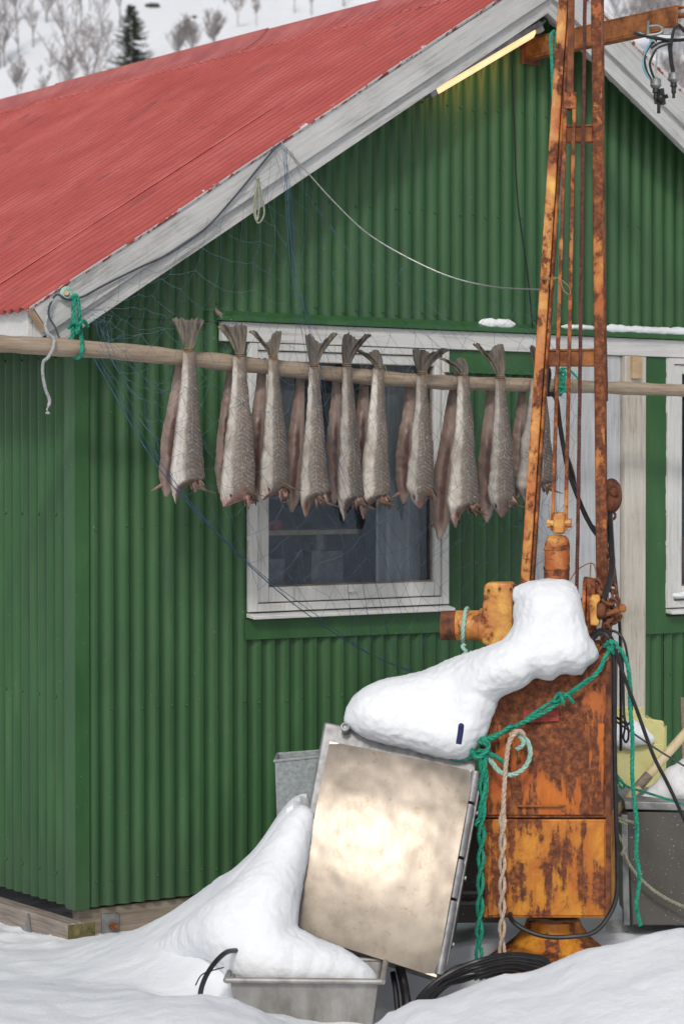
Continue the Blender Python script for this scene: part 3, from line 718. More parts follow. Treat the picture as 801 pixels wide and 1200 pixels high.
al = bpy.data.lights.new('strip_lamp_glow', 'AREA'); al.shape = 'RECTANGLE'; al.size = .42; al.size_y = .03; al.energy = .55; al.color = (1, .55, .12)
ao = bpy.data.objects.new('strip_lamp_glow', al); col.objects.link(ao); ao.parent = lt
zx = -( -upn*.75 + Vector((0,.65,0)) ).normalized(); xx_ = ax; yy_ = zx.cross(xx_)
ao.matrix_basis = Matrix(((xx_.x, yy_.x, zx.x, 0), (xx_.y, yy_.y, zx.y, 0), (xx_.z, yy_.z, zx.z, 0), (0,0,0,1))); ao.matrix_basis.translation = (lb_-la)/2 - upn*.034
# steel beam under the peak
p0 = W(614,57,.03); bm_ = empty('steel_beam', p0, 'rusty brown steel beam jutting out under the roof peak', 'beam')
x_ = MB(); L = .97; zt = p0.z+.045; zb = p0.z-.045; x0 = p0.x
x_.box((x0,-L,zb+.008),(x0+.008,-.02,zt-.008)); x_.box((x0,-L,zt-.0075),(x0+.055,-.02,zt)); x_.box((x0,-L,zb),(x0+.055,-.02,zb+.0075))
x_.build('channel', M['rust_orange'], bm_, bevel=.002)
x_ = MB(); x_.box((x0-.02,-.038,zb-.02),(x0+.08,-.03,zt+.02)); x_.build('end_plate', M['rust'], bm_, bevel=.002)
x_ = MB(); x_.cyl((x0+.03,-L+.08,p0.z+.01),(x0+.05,-L-.10,p0.z+.004),.011,10); x_.build('pin', M['rust_orange'], bm_)
# shackle, rope and the cluster of connectors
ep = Vector((x0+.045,-L-.05,p0.z+.002))
sk = MB(); e0 = D(758,33,C.x*0+ (ep-C).dot(F)); Yb = (ep-C).dot(F)
sk.tube(spline([D(756,42,Yb), D(760,41,Yb), D(772,39,Yb), D(776,34,Yb), D(770,30,Yb), D(758,31,Yb)], 6), .006, 8); sk.cyl(D(759,24,Yb), D(759,45,Yb), .006, 8)
single('shackle', sk, M['steel_dull'], 'grey steel shackle hooked on the end of the rusty beam', 'shackle')
rp = MB(); rp.prism([D(774,33,Yb), D(774,40,Yb), D(830,42,Yb+.1), D(830,32,Yb+.1)], F*.01); single('strap', rp, M['rope_grey'], 'grey flat strap pulled right from the beam shackle', 'strap', bevel=.002)
def cableset(nm, lab, paths, plug, m_plug=True):
    root = empty(nm, D(plug[0], plug[1], Yb), lab, 'cable')
    for (pts, r, m) in paths:
        c_ = MB(); c_.tube(spline([D(a, b, Yb+dz) for a, b, dz in pts], 8), r, 8); c_.build('cable', m, root)
    x = MB(); q = D(plug[0], plug[1], Yb); x.lathe(q+UP*.03, -UP, [(0,.010),(.005,.021),(.03,.023),(.04,.015),(.042,.010)], 14); x.build('socket', M['steel_dull'], root)
    x = MB(); x.lathe(q-UP*.008, -UP, [(0,.012),(.02,.014),(.022,.009),(.045,.010),(.047,.006),(.065,.006)], 10)
    if plug[2]: x.cyl(q+R*.022-UP*.012, q+R*.03-UP*.075, .011, 8); x.cyl(q+R*.012-UP*.03, q+R*.012-UP*.11, .007, 8); x.sphere(q+R*.02-UP*.05, .02, 6); x.cyl(q+R*.04-UP*.035, q+R*.046-UP*.05, .006, 6)
    x.build('plug', M['black_plastic'], root)
BR = M['black_rubber']
cableset('cable_bundle', 'bundle of black and blue cables ending in plugs below the beam', [
    ([(748,38,0),(762,45,0),(756,60,0),(753,75,0),(758,88,0),(766,96,0)], .0045, M['blue_cable']),
    ([(748,39,0),(768,46,0),(762,52,.01),(755,65,0),(757,82,0),(765,97,0)], .005, BR),
    ([(752,40,0),(785,48,0),(770,56,0),(762,70,0),(762,80,0),(768,96,0)], .005, BR),
    ([(760,42,0),(769,52,0),(769,70,0),(768,80,0),(770,97,0)], .004, M['rope_grey']),
    ([(742,38,0),(770,45,0),(800,46,.05),(840,40,.1)], .006, BR),
    ([(762,56,0),(775,49,0),(800,47,.05),(840,44,.1)], .005, BR)], (768,100,True))
cableset('cable_bundle', 'single black cable loop ending in a plug at the right edge', [
    ([(830,60,0),(803,38,0),(795,29,0),(789,35,0),(786,55,0),(787,72,0),(790,88,0)], .006, BR),
    ([(783,50,0),(785,70,0),(788,88,0)], .005, BR)], (789,93,False))

# ------------------------------------------------------------------ drying pole, ropes, wires
PD = .35
pts = [W(-60,397,PD), W(0,402.5,PD), W(130,411,PD), W(260,424,PD), W(400,439,PD), W(520,448,PD), W(655,452,PD), W(801,457.5,PD), W(1100,468,PD)]
pp = resample(spline(pts, 6), .05); n_ = len(pp)
rs = []
for i, p in enumerate(pp):
    r = lerp(.0325, .0235, i/n_)*(1+.05*math.sin(i*.9)+.04*math.sin(i*2.3)); rs.append(r)
pm = MB(); pm.tube(pp, rs, 16)
for i in (9, 20, 33, 44, 52): pm.sphere(pp[i]+Vector((0,-.018,.008*math.sin(i))), .012, 5, (1.4,1,.8))
single('drying_pole', pm, M['pole'], 'long debarked wooden pole with split cod tied along it', 'pole')
def pole_at(px):      # centre of the pole where it crosses a column
    best = min(pp, key=lambda p: abs((p-C).dot(R)/(p-C).dot(F)*FPX + 400.5 - px)); 
    i = pp.index(best)
    j = min(i+1, len(pp)-1) if (best-C).dot(R)/(best-C).dot(F)*FPX + 400.5 < px else max(i-1, 0)
    a = (best-C).dot(R)/(best-C).dot(F)*FPX + 400.5; q = pp[j]; b = (q-C).dot(R)/(q-C).dot(F)*FPX + 400.5
    t = 0 if abs(b-a) < 1e-6 else (px-a)/(b-a)
    return best.lerp(q, max(0, min(1, t)))

def rope(name, px, r, m, label, pitch=None, cat='rope', root=None, strands=3, group=None):
    b = MB()
    for l in (px if isinstance(px[0], list) else [px]): twist(b, l, r, pitch, strands)
    if root is not None: b.build(name, m, root); return b
    return single(name, b, m, label, cat, group)
rg = MB(); dd = .30
twist(rg, [W(84,349,dd), W(88,346,dd), W(91,350,dd), W(93,370,dd), W(95,392,dd), W(96.5,405,PD+.05), W(95.5,415,PD+.05), W(91,419,PD+.01), W(87,417,PD-.05)], .0085)
twist(rg, [W(88,346,dd), W(86,360,dd), W(86,380,dd), W(85,392,dd), W(84,402,PD-.05), W(85,412,PD-.06)], .0085)
twist(rg, [W(94,378,dd), W(90,380,dd+.02), W(87,377,dd+.02), W(83,380,dd), W(80,385,dd)], .0075)
twist(rg, [W(88,384,dd), W(92,381,dd+.02), W(98,376,dd+.02), W(103,383,dd)], .0075)
twist(rg, [W(89,378,dd+.01), W(92,386,dd+.02), W(89,390,dd+.01)], .0085)
single('green_rope', rg, M['rope_green'], 'green rope tying the left end of the pole to the bargeboard', 'rope')
ey = MB(); ey.torus(W(78,344,.262), .022, .006, (Vector((1,0,0)), UP), 20, 8); ey.torus(W(78,344,.266), .016, .005, (Vector((1,0,0)), UP), 16, 8); single('rope_ring', ey, M['rope_mint'], 'faded green rope ring nailed to the bargeboard end', 'rope')
sc_ = MB(); sc_.cyl(W(78,343,.25), W(78,343,.275), .010, 8); single('bolt', sc_, M['block_wood'], 'small pale bolt head inside the faded rope ring', 'bolt')
gc = MB(); gc.tube(spline([W(62,350,.27), W(57,358,.27), W(56,368,.27), W(53,380,.28), W(56,390,.3), W(63,397,PD+.04), W(62,408,PD+.05), W(56,419,.40), W(51,424,.38), W(50,437,.36), W(53,455,.35), W(58,468,.34), W(57,476,.34)], 8), .0062, 8)
gc.sphere(W(56,484,.34), .009, 6, (1,1,.6)); gc.tube(spline([W(57,476,.34), W(55,480,.345), W(57,484,.34)], 4), .003, 6)
single('grey_cord', gc, M['rope_grey'], 'grey cord dangling over the left end of the pole', 'cord')
bc = MB(); bc.tube(spline([W(329,167,.262), W(318,178,.262), W(300,200,.262), W(270,236,.262), W(240,268,.262), W(200,296,.262), W(160,315,.262), W(120,335,.262), W(98,347,.262), W(80,351,.27), W(68,345,.27), W(62,350,.27), W(57,362,.28), W(58,372,.28), W(65,384,.3), W(72,400,.34), W(82,397,.34)], 8), .0042, 6)
single('slate_line', bc, M['line_dark'], 'dark line drooping along the left bargeboard, carrying the net', 'line')
sw = MB(); sw.tube(spline([W(327,168,.262), W(332,170,.262), W(355,196,.26), W(390,235,.28), W(430,273,.32), W(480,303,.42), W(530,325,.55), W(580,336,.75), W(632,339,1.2)], 10), .003, 6)
for k in range(34):
    pass
single('silver_wire', sw, M['wire_silver'], 'silvery wire curving from the bargeboard to the crane leg', 'wire')
lp = MB(); lp.tube(spline([W(302,208,.26), W(300,222,.262), W(297,245,.264), W(302,261,.266), W(309,252,.266), W(308,235,.264), W(303,215,.262), W(304,238,.27), W(301,258,.27), W(299,240,.262), W(302,208,.262)], 8), .0035, 6)
lp.sphere(W(302,209,.262), .008, 5)
single('wire_loop', lp, M['rope_olive'], 'small wire loop hanging from a nail on the left bargeboard', 'wire')
tw = MB(); tw.tube(spline([W(599,62,.05), W(602,130,.05), W(606,230,.05), W(618,320,.06), W(624,385,.06)], 8), .003, 5)
single('thin_cable', tw, M['black_rubber'], 'thin dark cable running down the green gable below the lamp', 'cable')
# green rope from the beam to the right end of the pole
gr = MB(); pe = pole_at(655)
def PY(px, py, dY=0): return D(px, py, (pe-C).dot(F)+dY)
twist(gr, [PY(649,150,-.3), PY(646,70,-.3), PY(645,44,-.25), PY(647,38,-.2), PY(650,42,-.15), PY(652,100,-.15), PY(656,170,-.1), PY(655,300,-.05), PY(653,400,-.05), PY(652,436,-.05), PY(650,452,-.05), PY(655,463,-.04), PY(660,452,-.05), PY(656,436,-.06)], .0075)
twist(gr, [PY(650,440,-.07), PY(660,446,-.08), PY(652,452,-.09), PY(662,455,-.08), PY(654,460,-.08), PY(662,438,-.07), PY(654,434,-.07)], .008)
twist(gr, [PY(656,432,-.06), PY(664,432,-.06), PY(672,438,-.06), PY(680,448,-.06)], .005)
single('green_rope', gr, M['rope_green'], 'green rope hanging from the beam and knotted round the pole between the crane legs', 'rope')

# ------------------------------------------------------------------ split cod in pairs
def cod(idx, front, xt, yt, xb, yb, wl, wr, dY, mat, lab, tail=None, shape=0, fin=True, yscale=1.0):
    r_ = random.Random(idx*7+front)
    Yp = (pole_at(xt)-C).dot(F) + dY; T = D(xt, yt, Yp); s = Yp/FPX
    root = empty('split_cod', T, lab, 'dried fish', 'split cod hung in pairs over the drying pole')
    root.rotation_euler = (r_.uniform(-.02,.02), r_.uniform(-.012,.012), YAW + r_.uniform(-.22,.16)); root['_o'] = (0,0,0)
    Lp = (yb-yt)*s; dx = (xb-xt)*s
    if front: wl *= .92; wr *= .92
    if front:
        tabL = [(0,-.42),(.06,-.40),(.2,-.47),(.45,-.70),(.7,-.94),(.82,-1.02),(.88,-.95),(.94,-.80),(1,-.56)]
        tabR = [(0,.38),(.06,.38),(.2,.52),(.45,.74),(.7,.95),(.80,1.06),(.838,1.06),(.852,.66),(.872,.28),(.905,-.05),(.95,-.28),(1,-.44)]
        if shape == 1: tabR = [(0,.36),(.06,.36),(.2,.50),(.45,.78),(.7,.95),(.86,1.0),(.925,1.02),(.94,.75),(.955,.3),(.975,-.25),(1,-.66)]; tabL = tabL[:-3]+[(.9,-1.0),(.95,-1.02),(1,-.86)]
        if shape == 2: tabR = [(0,.36),(.06,.36),(.2,.50),(.45,.78),(.7,.95),(.85,1.0),(.89,.80),(.93,.55),(.96,.36),(1,.14)]; tabL = tabL[:-3]+[(.88,-.92),(.95,-.50),(1,-.02)]
    else:
        tabL = [(0,-.45),(.1,-.55),(.3,-.80),(.55,-1.2),(.8,-1.2),(.9,-.85),(1,-.30)]
        tabR = [(0,.4),(.2,.55),(.5,.8),(.75,.9),(.88,.75),(1,.0)]
    N, Mn = 70, 24
    me = bpy.data.meshes.new('body'); V = []; UVs = []
    for i in range(N+1):
        t = i/N; c0 = dx*t; a = lin(t, tabL)*wl*s; b = lin(t, tabR)*wr*s
        for sm in ((.02,-.02) if t < .8 else (.004,-.004)): a = (a + lin(t+sm, tabL)*wl*s)/2; b = (b + lin(t+sm, tabR)*wr*s)/2
        wob = fbm(t*5, idx*3.1, front)*.006*sst(.1,.5,t); hw = max(.0012, (b-a)/2); cx = c0 + (a+b)/2 + wob
        th = (.0145 + .034*sst(.05,.65,t))*(1-.75*sst(.86,1,t)); th = min(th, hw*1.2)*(1 if front else .6)
        for k in range(Mn):
            an = 2*math.pi*k/Mn; ca, sa = math.cos(an), math.sin(an)
            x = cx + hw*math.copysign(abs(ca)**.9, ca); fac = sst(.03,.2,t)
            y = -th*(math.copysign(abs(sa)**.85, sa)*(1-.62*fac) + .62*fac*(max(0, 1-abs(ca+.12)/(.88 if ca < -.12 else 1.12)))*(1 if sa > 0 else -.5))
            if sa > 0: y -= .004*math.exp(-((ca+.12)/.1)**2)*fac       # crease along the flank
            if sa > 0 and front: y += .007*math.exp(-((ca-.5)/.16)**2)*sst(.2,.5,t)
            n1 = fbm(x*34+idx, t*16, front)*.0042
            V.append((x+n1*.5, y+n1, -Lp*t)); UVs.append(((ca*.5+.5) if sa >= 0 else .5+ca*.5, t))
    V += [(V[-Mn][0]*.5+V[-Mn//2][0]*.5, 0, -Lp-.001)]; UVs.append((.5,1))
    fs = [(i*Mn+k, i*Mn+(k+1)%Mn, (i+1)*Mn+(k+1)%Mn, (i+1)*Mn+k) for i in range(N) for k in range(Mn)] + [(N*Mn+k, N*Mn+(k+1)%Mn, (N+1)*Mn) for k in range(Mn)]
    me.from_pydata(V, [], fs); me.polygons.foreach_set('use_smooth', [True]*len(fs)); me.materials.append(mat)
    uvl = me.uv_layers.new(name='UVMap')
    for lo in me.loops: uvl.data[lo.index].uv = UVs[lo.vertex_index]
    o = bpy.data.objects.new('body', me); col.objects.link(o); o.parent = root
    if tail:
        tw_, th_, tilt, fork, dk = tail      # width px, height px, lean px, fork depth, dark
        V = []; nr, nh = 24, 9
        for j in range(nh+1):
            q = j/nh
            for i in range(nr+1):
                u = i/nr*2-1; w = lerp(.0135, tw_*s*.58, q**1.25)
                edge = 1 - fork*math.exp(-(u/.45)**2) + (r_.uniform(-.05,.03) if j == nh else 0) - .08*abs(u)**3
                h = th_*s*q*edge
                V.append((u*w + tilt*s*q*q*(1 if not isinstance(u, str) else 0), -.006 - .012*math.cos(u*2.2)*q + .006*math.sin(u*9+idx)*q, h-.002))
        fs = [(j*(nr+1)+i, j*(nr+1)+i+1, (j+1)*(nr+1)+i+1, (j+1)*(nr+1)+i) for j in range(nh) for i in range(nr)]
        me = bpy.data.meshes.new('tail_fin'); me.from_pydata(V, [], fs); me.polygons.foreach_set('use_smooth', [True]*len(fs)); me.materials.append(M['tail_dark' if dk else 'tail'])
        o = bpy.data.objects.new('tail_fin', me); col.objects.link(o); o.parent = root
        sm = o.modifiers.new('s', 'SOLIDIFY'); sm.thickness = .0025; sm.offset = 0
    if fin and front:
        b = MB(); x0 = dx*.88+wr*s*.62; z0 = -Lp*.875; k = r_.uniform(.7,1.2)
        for q in range(5):
            e = Vector((x0+(.030+.012*q)*k, -.035+.004*q, z0-.004-.016*k*(1+q*.22)))
            b.tube([Vector((x0-.006,-.030,z0-.002*q)), (Vector((x0,-.034,z0-.004*q))+e)/2+Vector((0,-.003,.003)), e], [.0035,.0045,.0012], 5)
        b.build('pectoral_fin', M['fin'], root)
        x1 = dx*.88+wr*s*(.35 if shape != 1 else .5); z1 = -Lp*(.835 if shape != 1 else .90)
        for q in range(2):
            b = MB(); o1 = .012*q; rr_ = lambda v: v*r_.uniform(.75,1.25)
            n_ = 9; top_ = [Vector((x1-.014+.034*k/n_+o1*.3, .004*q-.004*math.sin(k), z1+.012)) for k in range(n_+1)]
            ln_ = [(.030,.052,.044,.066,.050,.040,.058,.036,.046,.022)[(k+3*q+idx) % 10]*r_.uniform(.7,1.15)*(.75 if q else 1) for k in range(n_+1)]
            low_ = [t_+Vector((.010+.018*k/n_, -.008+.016*math.sin(k*1.1+q), -ln_[k]-.012)) for k, t_ in enumerate(top_)]; mid_ = [a_.lerp(b_, .5)+Vector((0,-.010,0)) for a_, b_ in zip(top_, low_)]
            b.v = top_+mid_+low_; m_ = n_+1; b.f = [(k, k+1, m_+k+1, m_+k) for k in range(n_)]+[(m_+k, m_+k+1, 2*m_+k+1, 2*m_+k) for k in range(n_)]
            fo = b.build('belly_flap', M['flesh'] if q == 0 else M['fin'], root); sm = fo.modifiers.new('s', 'SOLIDIFY'); sm.thickness = .004; sm.offset = 0
        b = MB(); gx = dx*.93-wl*s*.32; gz_ = -Lp*.915
        b.sphere((gx,-.030,gz_), .006, 6, (.75,.8,2.0)); b.build('gill_slit', M['gill'], root)
    elif fin:
        b = MB(); x0 = dx*.9-wl*s*.6; z0 = -Lp*.9; k = r_.uniform(.5,1)
        b.tube([Vector((x0+.01,-.0,z0)), Vector((x0-.012*k,-.01,z0-.012*k)), Vector((x0-.045*k,-.012,z0-.030*k))], [.005,.007,.0015], 6); b.build('pectoral_fin', M['flesh'], root)
    if front:
        b = MB()
        for q in range(3): b.torus((0, -.002, .010-.0055*q), .0175, .0016, (Vector((1,0,0)), Vector((0,.9,.12*(q-1)))), 18, 6)
        if r_.random() < .6: b.tube(spline([Vector((.012,-.018,.006)), Vector((.022,-.026,.012)), Vector((.026,-.03,-.02)), Vector((.018,-.032,-.05))], 5), .0016, 5)
        b.build('twine', M['twine'], root)
    return root
M['gill'] = plain('dark_gill', (.05,.015,.012), (.14,.04,.03), 40, .5, 0, .3)
# xt, yt, xb, yb, wl, wr, tail(w,h,lean,fork,dark), shape, material ; back: xt,yt,xb,yb,wl,wr
PAIRS = [
 ((221,412,217,590,19,24,(34,42,-1,.10,0),0,0), (211,424,197,582,12,13), 'first', 'with a broad pale tail'),
 ((281,418,281,594,23,22,(31,40,-10,.08,0),1,1), (269,430,257,578,8,11), 'second', 'with twine trailing below the pole'),
 ((320,420,318,586,17,19,(33,36,-9,.52,0),1,0), (307,432,299,590,11,12), 'third', 'with a deeply forked tail'),
 ((368,430,364,606,18,19,(34,42,9,.35,0),0,1), (352,442,344,600,11,12), 'fourth', 'with a tail splayed to the right'),
 ((406,430,409,610,16,18,(28,42,13,.22,1),0,2), (394,442,392,590,10,11), 'fifth', 'with a dark upright tail'),
 ((443,432,437,608,19,21,(24,24,-14,.25,0),0,1), (427,440,424,575,11,11), 'sixth', 'with a short tail bent left'),
 ((494,439,492,596,17,19,(38,33,11,.20,1),2,0), (481,448,473,590,11,12), 'seventh', 'with a dark tail spread right'),
 ((543,441,541,618,20,20,(26,24,-14,.30,0),0,1), (532,452,516,632,13,12), 'eighth', 'the longest, hanging beside the door'),
 ((586,444,588,606,17,18,(31,45,-15,.34,0),2,0), (575,454,571,612,11,11), 'ninth', 'with a ragged tail leaning left'),
 ((630,445,627,588,25,25,(14,42,-2,.10,1),0,2), (612,455,606,584,10,12), 'tenth', 'partly hidden by the crane leg'),
]
for i, (a, b, ordn, feat) in enumerate(PAIRS):
    cod(i, 1, a[0], a[1], a[2], a[3], a[4], a[5], -.075, FM[a[8]], 'front split cod of the %s pair from left, %s' % (ordn, feat), a[6], a[7])
    cod(i, 0, b[0], b[1], b[2], b[3], b[4], b[5], .055, FB[i % 2], 'pinkish rear split cod of the %s pair from left' % ordn, (16,18,-3,.2,1) if i in (1,3,7) else (9,14,0,.2,1), 0, i not in (1,5))

# ------------------------------------------------------------------ net
top = [W(70,352,.30), W(100,350,.28), W(160,318,.28), (W(240,270,.28)), W(300,203,.28), W(330,170,.28), W(390,237,.3), W(450,286,.36), W(530,326,.5), W(600,340,.62), W(640,345,.66)]
bot = [W(110,420,.45), W(180,540,.62), W(240,610,.70), W(300,670,.62), W(360,720,.50), W(430,765,.35), W(490,790,.22), W(545,770,.2), W(590,740,.2), W(625,700,.25), W(642,620,.35)]
topc = spline(top, 6); botc = spline(bot, 6); nc = len(topc)
nm_ = MB(); NCOL, NROW = 23, 23
def netp(i, j):
    u = max(0, min(1, i/NCOL)); v = max(0, min(1, j/NROW))
    f = u*(nc-1); k = min(int(f), nc-2); a = topc[k].lerp(topc[k+1], f-k); b = botc[k].lerp(botc[k+1], f-k)
    p = a.lerp(b, v)
    out = .20*math.sin(math.pi*min(1, v*1.1))*sst(0,.15,v); bul = Vector((0, -out, 0))
    p = p + bul + Vector((fbm(i*.35, j*.35, 3)*.07, 0, fbm(i*.35, j*.35, 7)*.08))
    p.y = min(p.y, -.10); 
    if 2.0 < p.z + .1 and p.z < 2.25: p.y = min(p.y, -.48)
    if 1.35 < p.z <= 2.1: p.y = min(p.y, -.53)
    return p
for j in range(NROW):
    for i in range(NCOL):
        o_ = .5*(j % 2)
        a = netp(i+o_, j); 
        for di in (-.5, .5):
            if 0 <= i+o_+di <= NCOL:
                b = netp(i+o_+di, j+1); m = (a+b)/2 + Vector((0,0,-.006)); nm_.tube([a, m, b], .00062, 3, False)
net = single('fishing_net', nm_, M['net'], 'fine blue fishing net draped over the fish from the bargeboard', 'net')
nr_ = MB()
nr_.tube(spline(bot[:7], 10), .0019, 6); nr_.tube(spline([p+Vector((.01,-.01,.012*math.sin(k*2))) for k, p in enumerate(bot[:7])], 10), .0012, 5)
single('net_rope', nr_, M['net_rope'], 'navy bottom rope of the net slanting down across the window', 'rope')
nb_ = MB()
for q in range(5):
    r_ = random.Random(q); pts_ = [W(331+q*1.2,175,.29), W(336+q*2,250,.40), W(343+q*2,330,.50), W(360+q*6,430,.56), W(383+q*5,540,.56), W(400+q*14,640,.50), W(415+q*22,760,.28)]
    nb_.tube(spline([p+Vector((r_.uniform(-.01,.01),0,r_.uniform(-.01,.01))) for p in pts_], 8), .0010 if q < 3 else .0008, 4)
single('gathered_twine', nb_, M['net_rope'], 'gathered blue cords of the net hanging from the top of the curve', 'cord')

# ------------------------------------------------------------------ the crane
YC = 8.30
ang = math.atan2(.07, .40)
Fc = (F*math.cos(ang) + R*math.sin(ang)).normalized(); Rc = Vector((Fc.y, -Fc.x, 0))
cf0 = D(640, 950, YC)
def CP(px, py, off=0.0):      # point on the crane's front plane, off metres behind it
    r = ray(px, py); p0_ = cf0 + Fc*off
    return C + r*((p0_-C).dot(Fc)/r.dot(Fc))
base = CP(640, 1100, .2); base.z = -.05
crane = empty('deck_crane', base, 'rusty yellow deck crane with tall twin legs on a box pedestal', 'crane')
x_ = MB(); cb = CP(648, 1078, .2); x_.lathe(cb, -UP, [(0,.095),(.02,.10),(.06,.13),(.11,.19),(.14,.235),(.2,.245)], 32); x_.build('pedestal_foot', M['rp_low'], crane)
x_ = MB(); x_.prism([CP(566,1076), CP(714,1076), CP(714,960.5), CP(566,960.5)], Fc*.36); o = x_.build('lower_cabinet', M['rp_low'], crane, bevel=.004)
x_ = MB(); x_.prism([CP(564,959), CP(714,959), CP(716,780), CP(703,768), CP(606,768), CP(583,800), CP(566,840), CP(562,872)], Fc*.36); o = x_.build('upper_cabinet', M['rp_up'], crane, bevel=.004)
x_ = MB(); x_.prism([CP(569,955,-.002), CP(707,955,-.002), CP(708,848,-.002), CP(568,850,-.002)], Fc*-.004); x_.build('hatch', M['rp_up2'] if 'rp_up2' in M else rust_paint('orange_rusted_hatch', .54, 5, (.72,.24,.02), (1,1,.5), .5, .8), crane, bevel=.0015)
x_ = MB(); x_.prism([CP(571,1073,-.002), CP(708,1073,-.002), CP(708,964,-.002), CP(571,964,-.002)], Fc*-.004); x_.build('hatch', M['rp_low'], crane, bevel=.0015)
# flaking flange on the right-hand edge
x_ = MB(); r_ = random.Random(2)
zz = 958
yy = 775
while yy < 1068:
    y2 = min(1070, yy + r_.choice((4, 9, 17, 30, 44))); e = r_.uniform(0,2.5); e2 = r_.uniform(0,2.5)
    x_.prism([CP(709.5,yy,-.003), CP(714.5+e*.5,yy,-.003), CP(714.5+e2*.5,y2,-.003), CP(709.5,y2,-.003)], Fc*-r_.uniform(.007,.010)); yy = y2
x_.build('edge_flange', M['rust'], crane)
x_ = MB(); x_.prism([CP(613,847,-.007), CP(655,845,-.007), CP(655,832,-.007), CP(613,833,-.007)], Fc*-.003); o = x_.build('name_plate', M['red_plate'], crane, bevel=.001)
x_ = MB(); 
for q, (a, b) in enumerate(((616,640), (616,652), (616,634))): 
    yy = 835.5+q*3.6; x_.prism([CP(a,yy,-.0105), CP(b,yy,-.0105), CP(b,yy+1.3,-.0105), CP(a,yy+1.3,-.0105)], Fc*-.0008)
x_.build('plate_lettering', M['rust'], o)
x_ = MB(); x_.tube([CP(607,947,-.004), CP(607,945,-.016), CP(660,945,-.016), CP(660,948,-.004)], .004, 8); x_.obox(CP(660,947,-.010), Rc*.008, Fc*.006, UP*.009); x_.build('hatch_handle', M['rust_orange'], crane)
x_ = MB(); x_.cyl(CP(634,981,-.004), CP(634,981,-.016), .010, 6); x_.cyl(CP(634,981,-.015), CP(634,981,-.024), .005, 8); x_.build('bolt', M['rust'], crane)
# rust drum, gearbox, motor
AX = .16
def dpt(px, py=733): return CP(px, py, AX)
x_ = MB(); x_.lathe(dpt(516), Rc, [(0,.040),(.004,.052),(.055,.053)], 28); x_.build('drum_shaft_cap', M['rust'], crane)
x_ = MB(); x_.cyl(dpt(534.5), dpt(570), .053, 28); x_.lathe(dpt(562), Rc, [(0,.055),(.002,.060),(.02,.060)], 28); x_.build('drum_shaft', M['rp_yellow'], crane)
x_ = MB(); x_.prism([dpt(567,752), dpt(562,735), dpt(567,712), dpt(569,685), dpt(574,682), dpt(601,682), dpt(603,690), dpt(603,754), dpt(590,760), dpt(575,758)], Fc*.10)
x_.v = [v - Fc*.055 for v in x_.v]; x_.build('gearbox', M['rp_yellow'], crane, bevel=.008)
x_ = MB()
for (a, b) in ((572,692),(598,690),(572,748),(598,748),(585,690)): x_.cyl(CP(a,b,AX-.055), CP(a,b,AX-.066), .0055, 6)
x_.build('gearbox_bolts', M['rust'], crane)
x_ = MB(); x_.lathe(dpt(603.5,724), Rc, [(0,.118),(.008,.118)], 36); x_.lathe(dpt(608,724), Rc, [(0,.112),(.006,.112)], 36); x_.build('drum_flange', M['rust'], crane)
x_ = MB(); x_.cyl(dpt(609,724), dpt(684,724), .07, 28); x_.build('winch_drum', M['rust'], crane)
x_ = MB(); x_.lathe(dpt(684,712), Rc, [(0,.108),(.012,.108)], 36); x_.build('drum_flange', M['rp_leg2'], crane)
x_ = MB(); x_.prism([CP(686,752,.06), CP(698,750,.06), CP(697,680,.06), CP(687,678,.06)], Fc*.05); x_.build('side_bracket', M['rp_leg2'], crane, bevel=.004)
x_ = MB(); x_.prism([CP(691,733,.03), CP(701,734,.03), CP(702,728,.03), CP(699,724,.03), CP(699,708,.03), CP(703,704,.03), CP(702,697,.03), CP(693,697,.03), CP(690,703,.03)], Fc*.06); x_.build('motor_block', M['rp_yellow'], crane, bevel=.005)
x_ = MB(); x_.lathe(CP(700,716,.05), Rc, [(0,.028),(.012,.030),(.026,.026),(.03,.018)], 20); x_.build('motor_cap', M['rust'], crane)
x_ = MB(); x_.prism([CP(598,775,.02), CP(712,775,.02), CP(712,755,.1), CP(600,755,.1)], Fc*.22); x_.build('top_plate', M['rp_low'], crane, bevel=.004)
# legs
def leg(pa, pb, w, dth, m):
    a = CP(pa[0], pa[1], .16); b = CP(pb[0], pb[1], .16); ax_ = (b-a).normalized(); side = (Rc - ax_*Rc.dot(ax_)).normalized()
    x = MB(); sw_ = w*YC/FPX/2
    x.prism([a-side*sw_, a+side*sw_, a+side*sw_+Fc*dth, a-side*sw_+Fc*dth], b-a); return x.build('leg', m, crane, bevel=.004)
leg((613.5,700), (688,-440), 11.5, .055, M['rp_leg']); o = leg((622,700), (696,-440), 3.6, .05, M['rp_leg2']); o.name = 'leg_flange'; leg((704.5,705), (694.5,-440), 13, .055, M['rp_leg2'])
o = leg((709,575), (701,-440), 3.4, .03, M['rust'])
o.name = 'leg_stiffener'
x_ = MB(); x_.prism([CP(697,568,.153), CP(709.5,568,.153), CP(711.5,705,.153), CP(699,705,.153)], Fc*.07); x_.build('leg_sleeve', M['rp_leg2'], crane, bevel=.002)
for (xa, xb_, y0, y1) in ((655,695,146,166), (640,699,409,429)):
    x_ = MB(); x_.prism([CP(xa,y0+3,.172), CP(xb_,y0+2,.172), CP(xb_,y1,.172), CP(xa,y1,.172)], Fc*.045); x_.prism([CP(xa,y0,.168), CP(xb_,y0-1,.168), CP(xb_,y0+1.8,.168), CP(xa,y0+2.8,.168)], Fc*.055); x_.build('cross_bar', M['rust_orange'], crane, bevel=.003)
x_ = MB(); x_.obox(CP(692,-446,.19), Rc*.045, Fc*.05, UP*.05); x_.cyl(CP(680,-440,.15), CP(704,-440,.15), .05, 20); x_.build('mast_head', M['rust'], crane, bevel=.005)
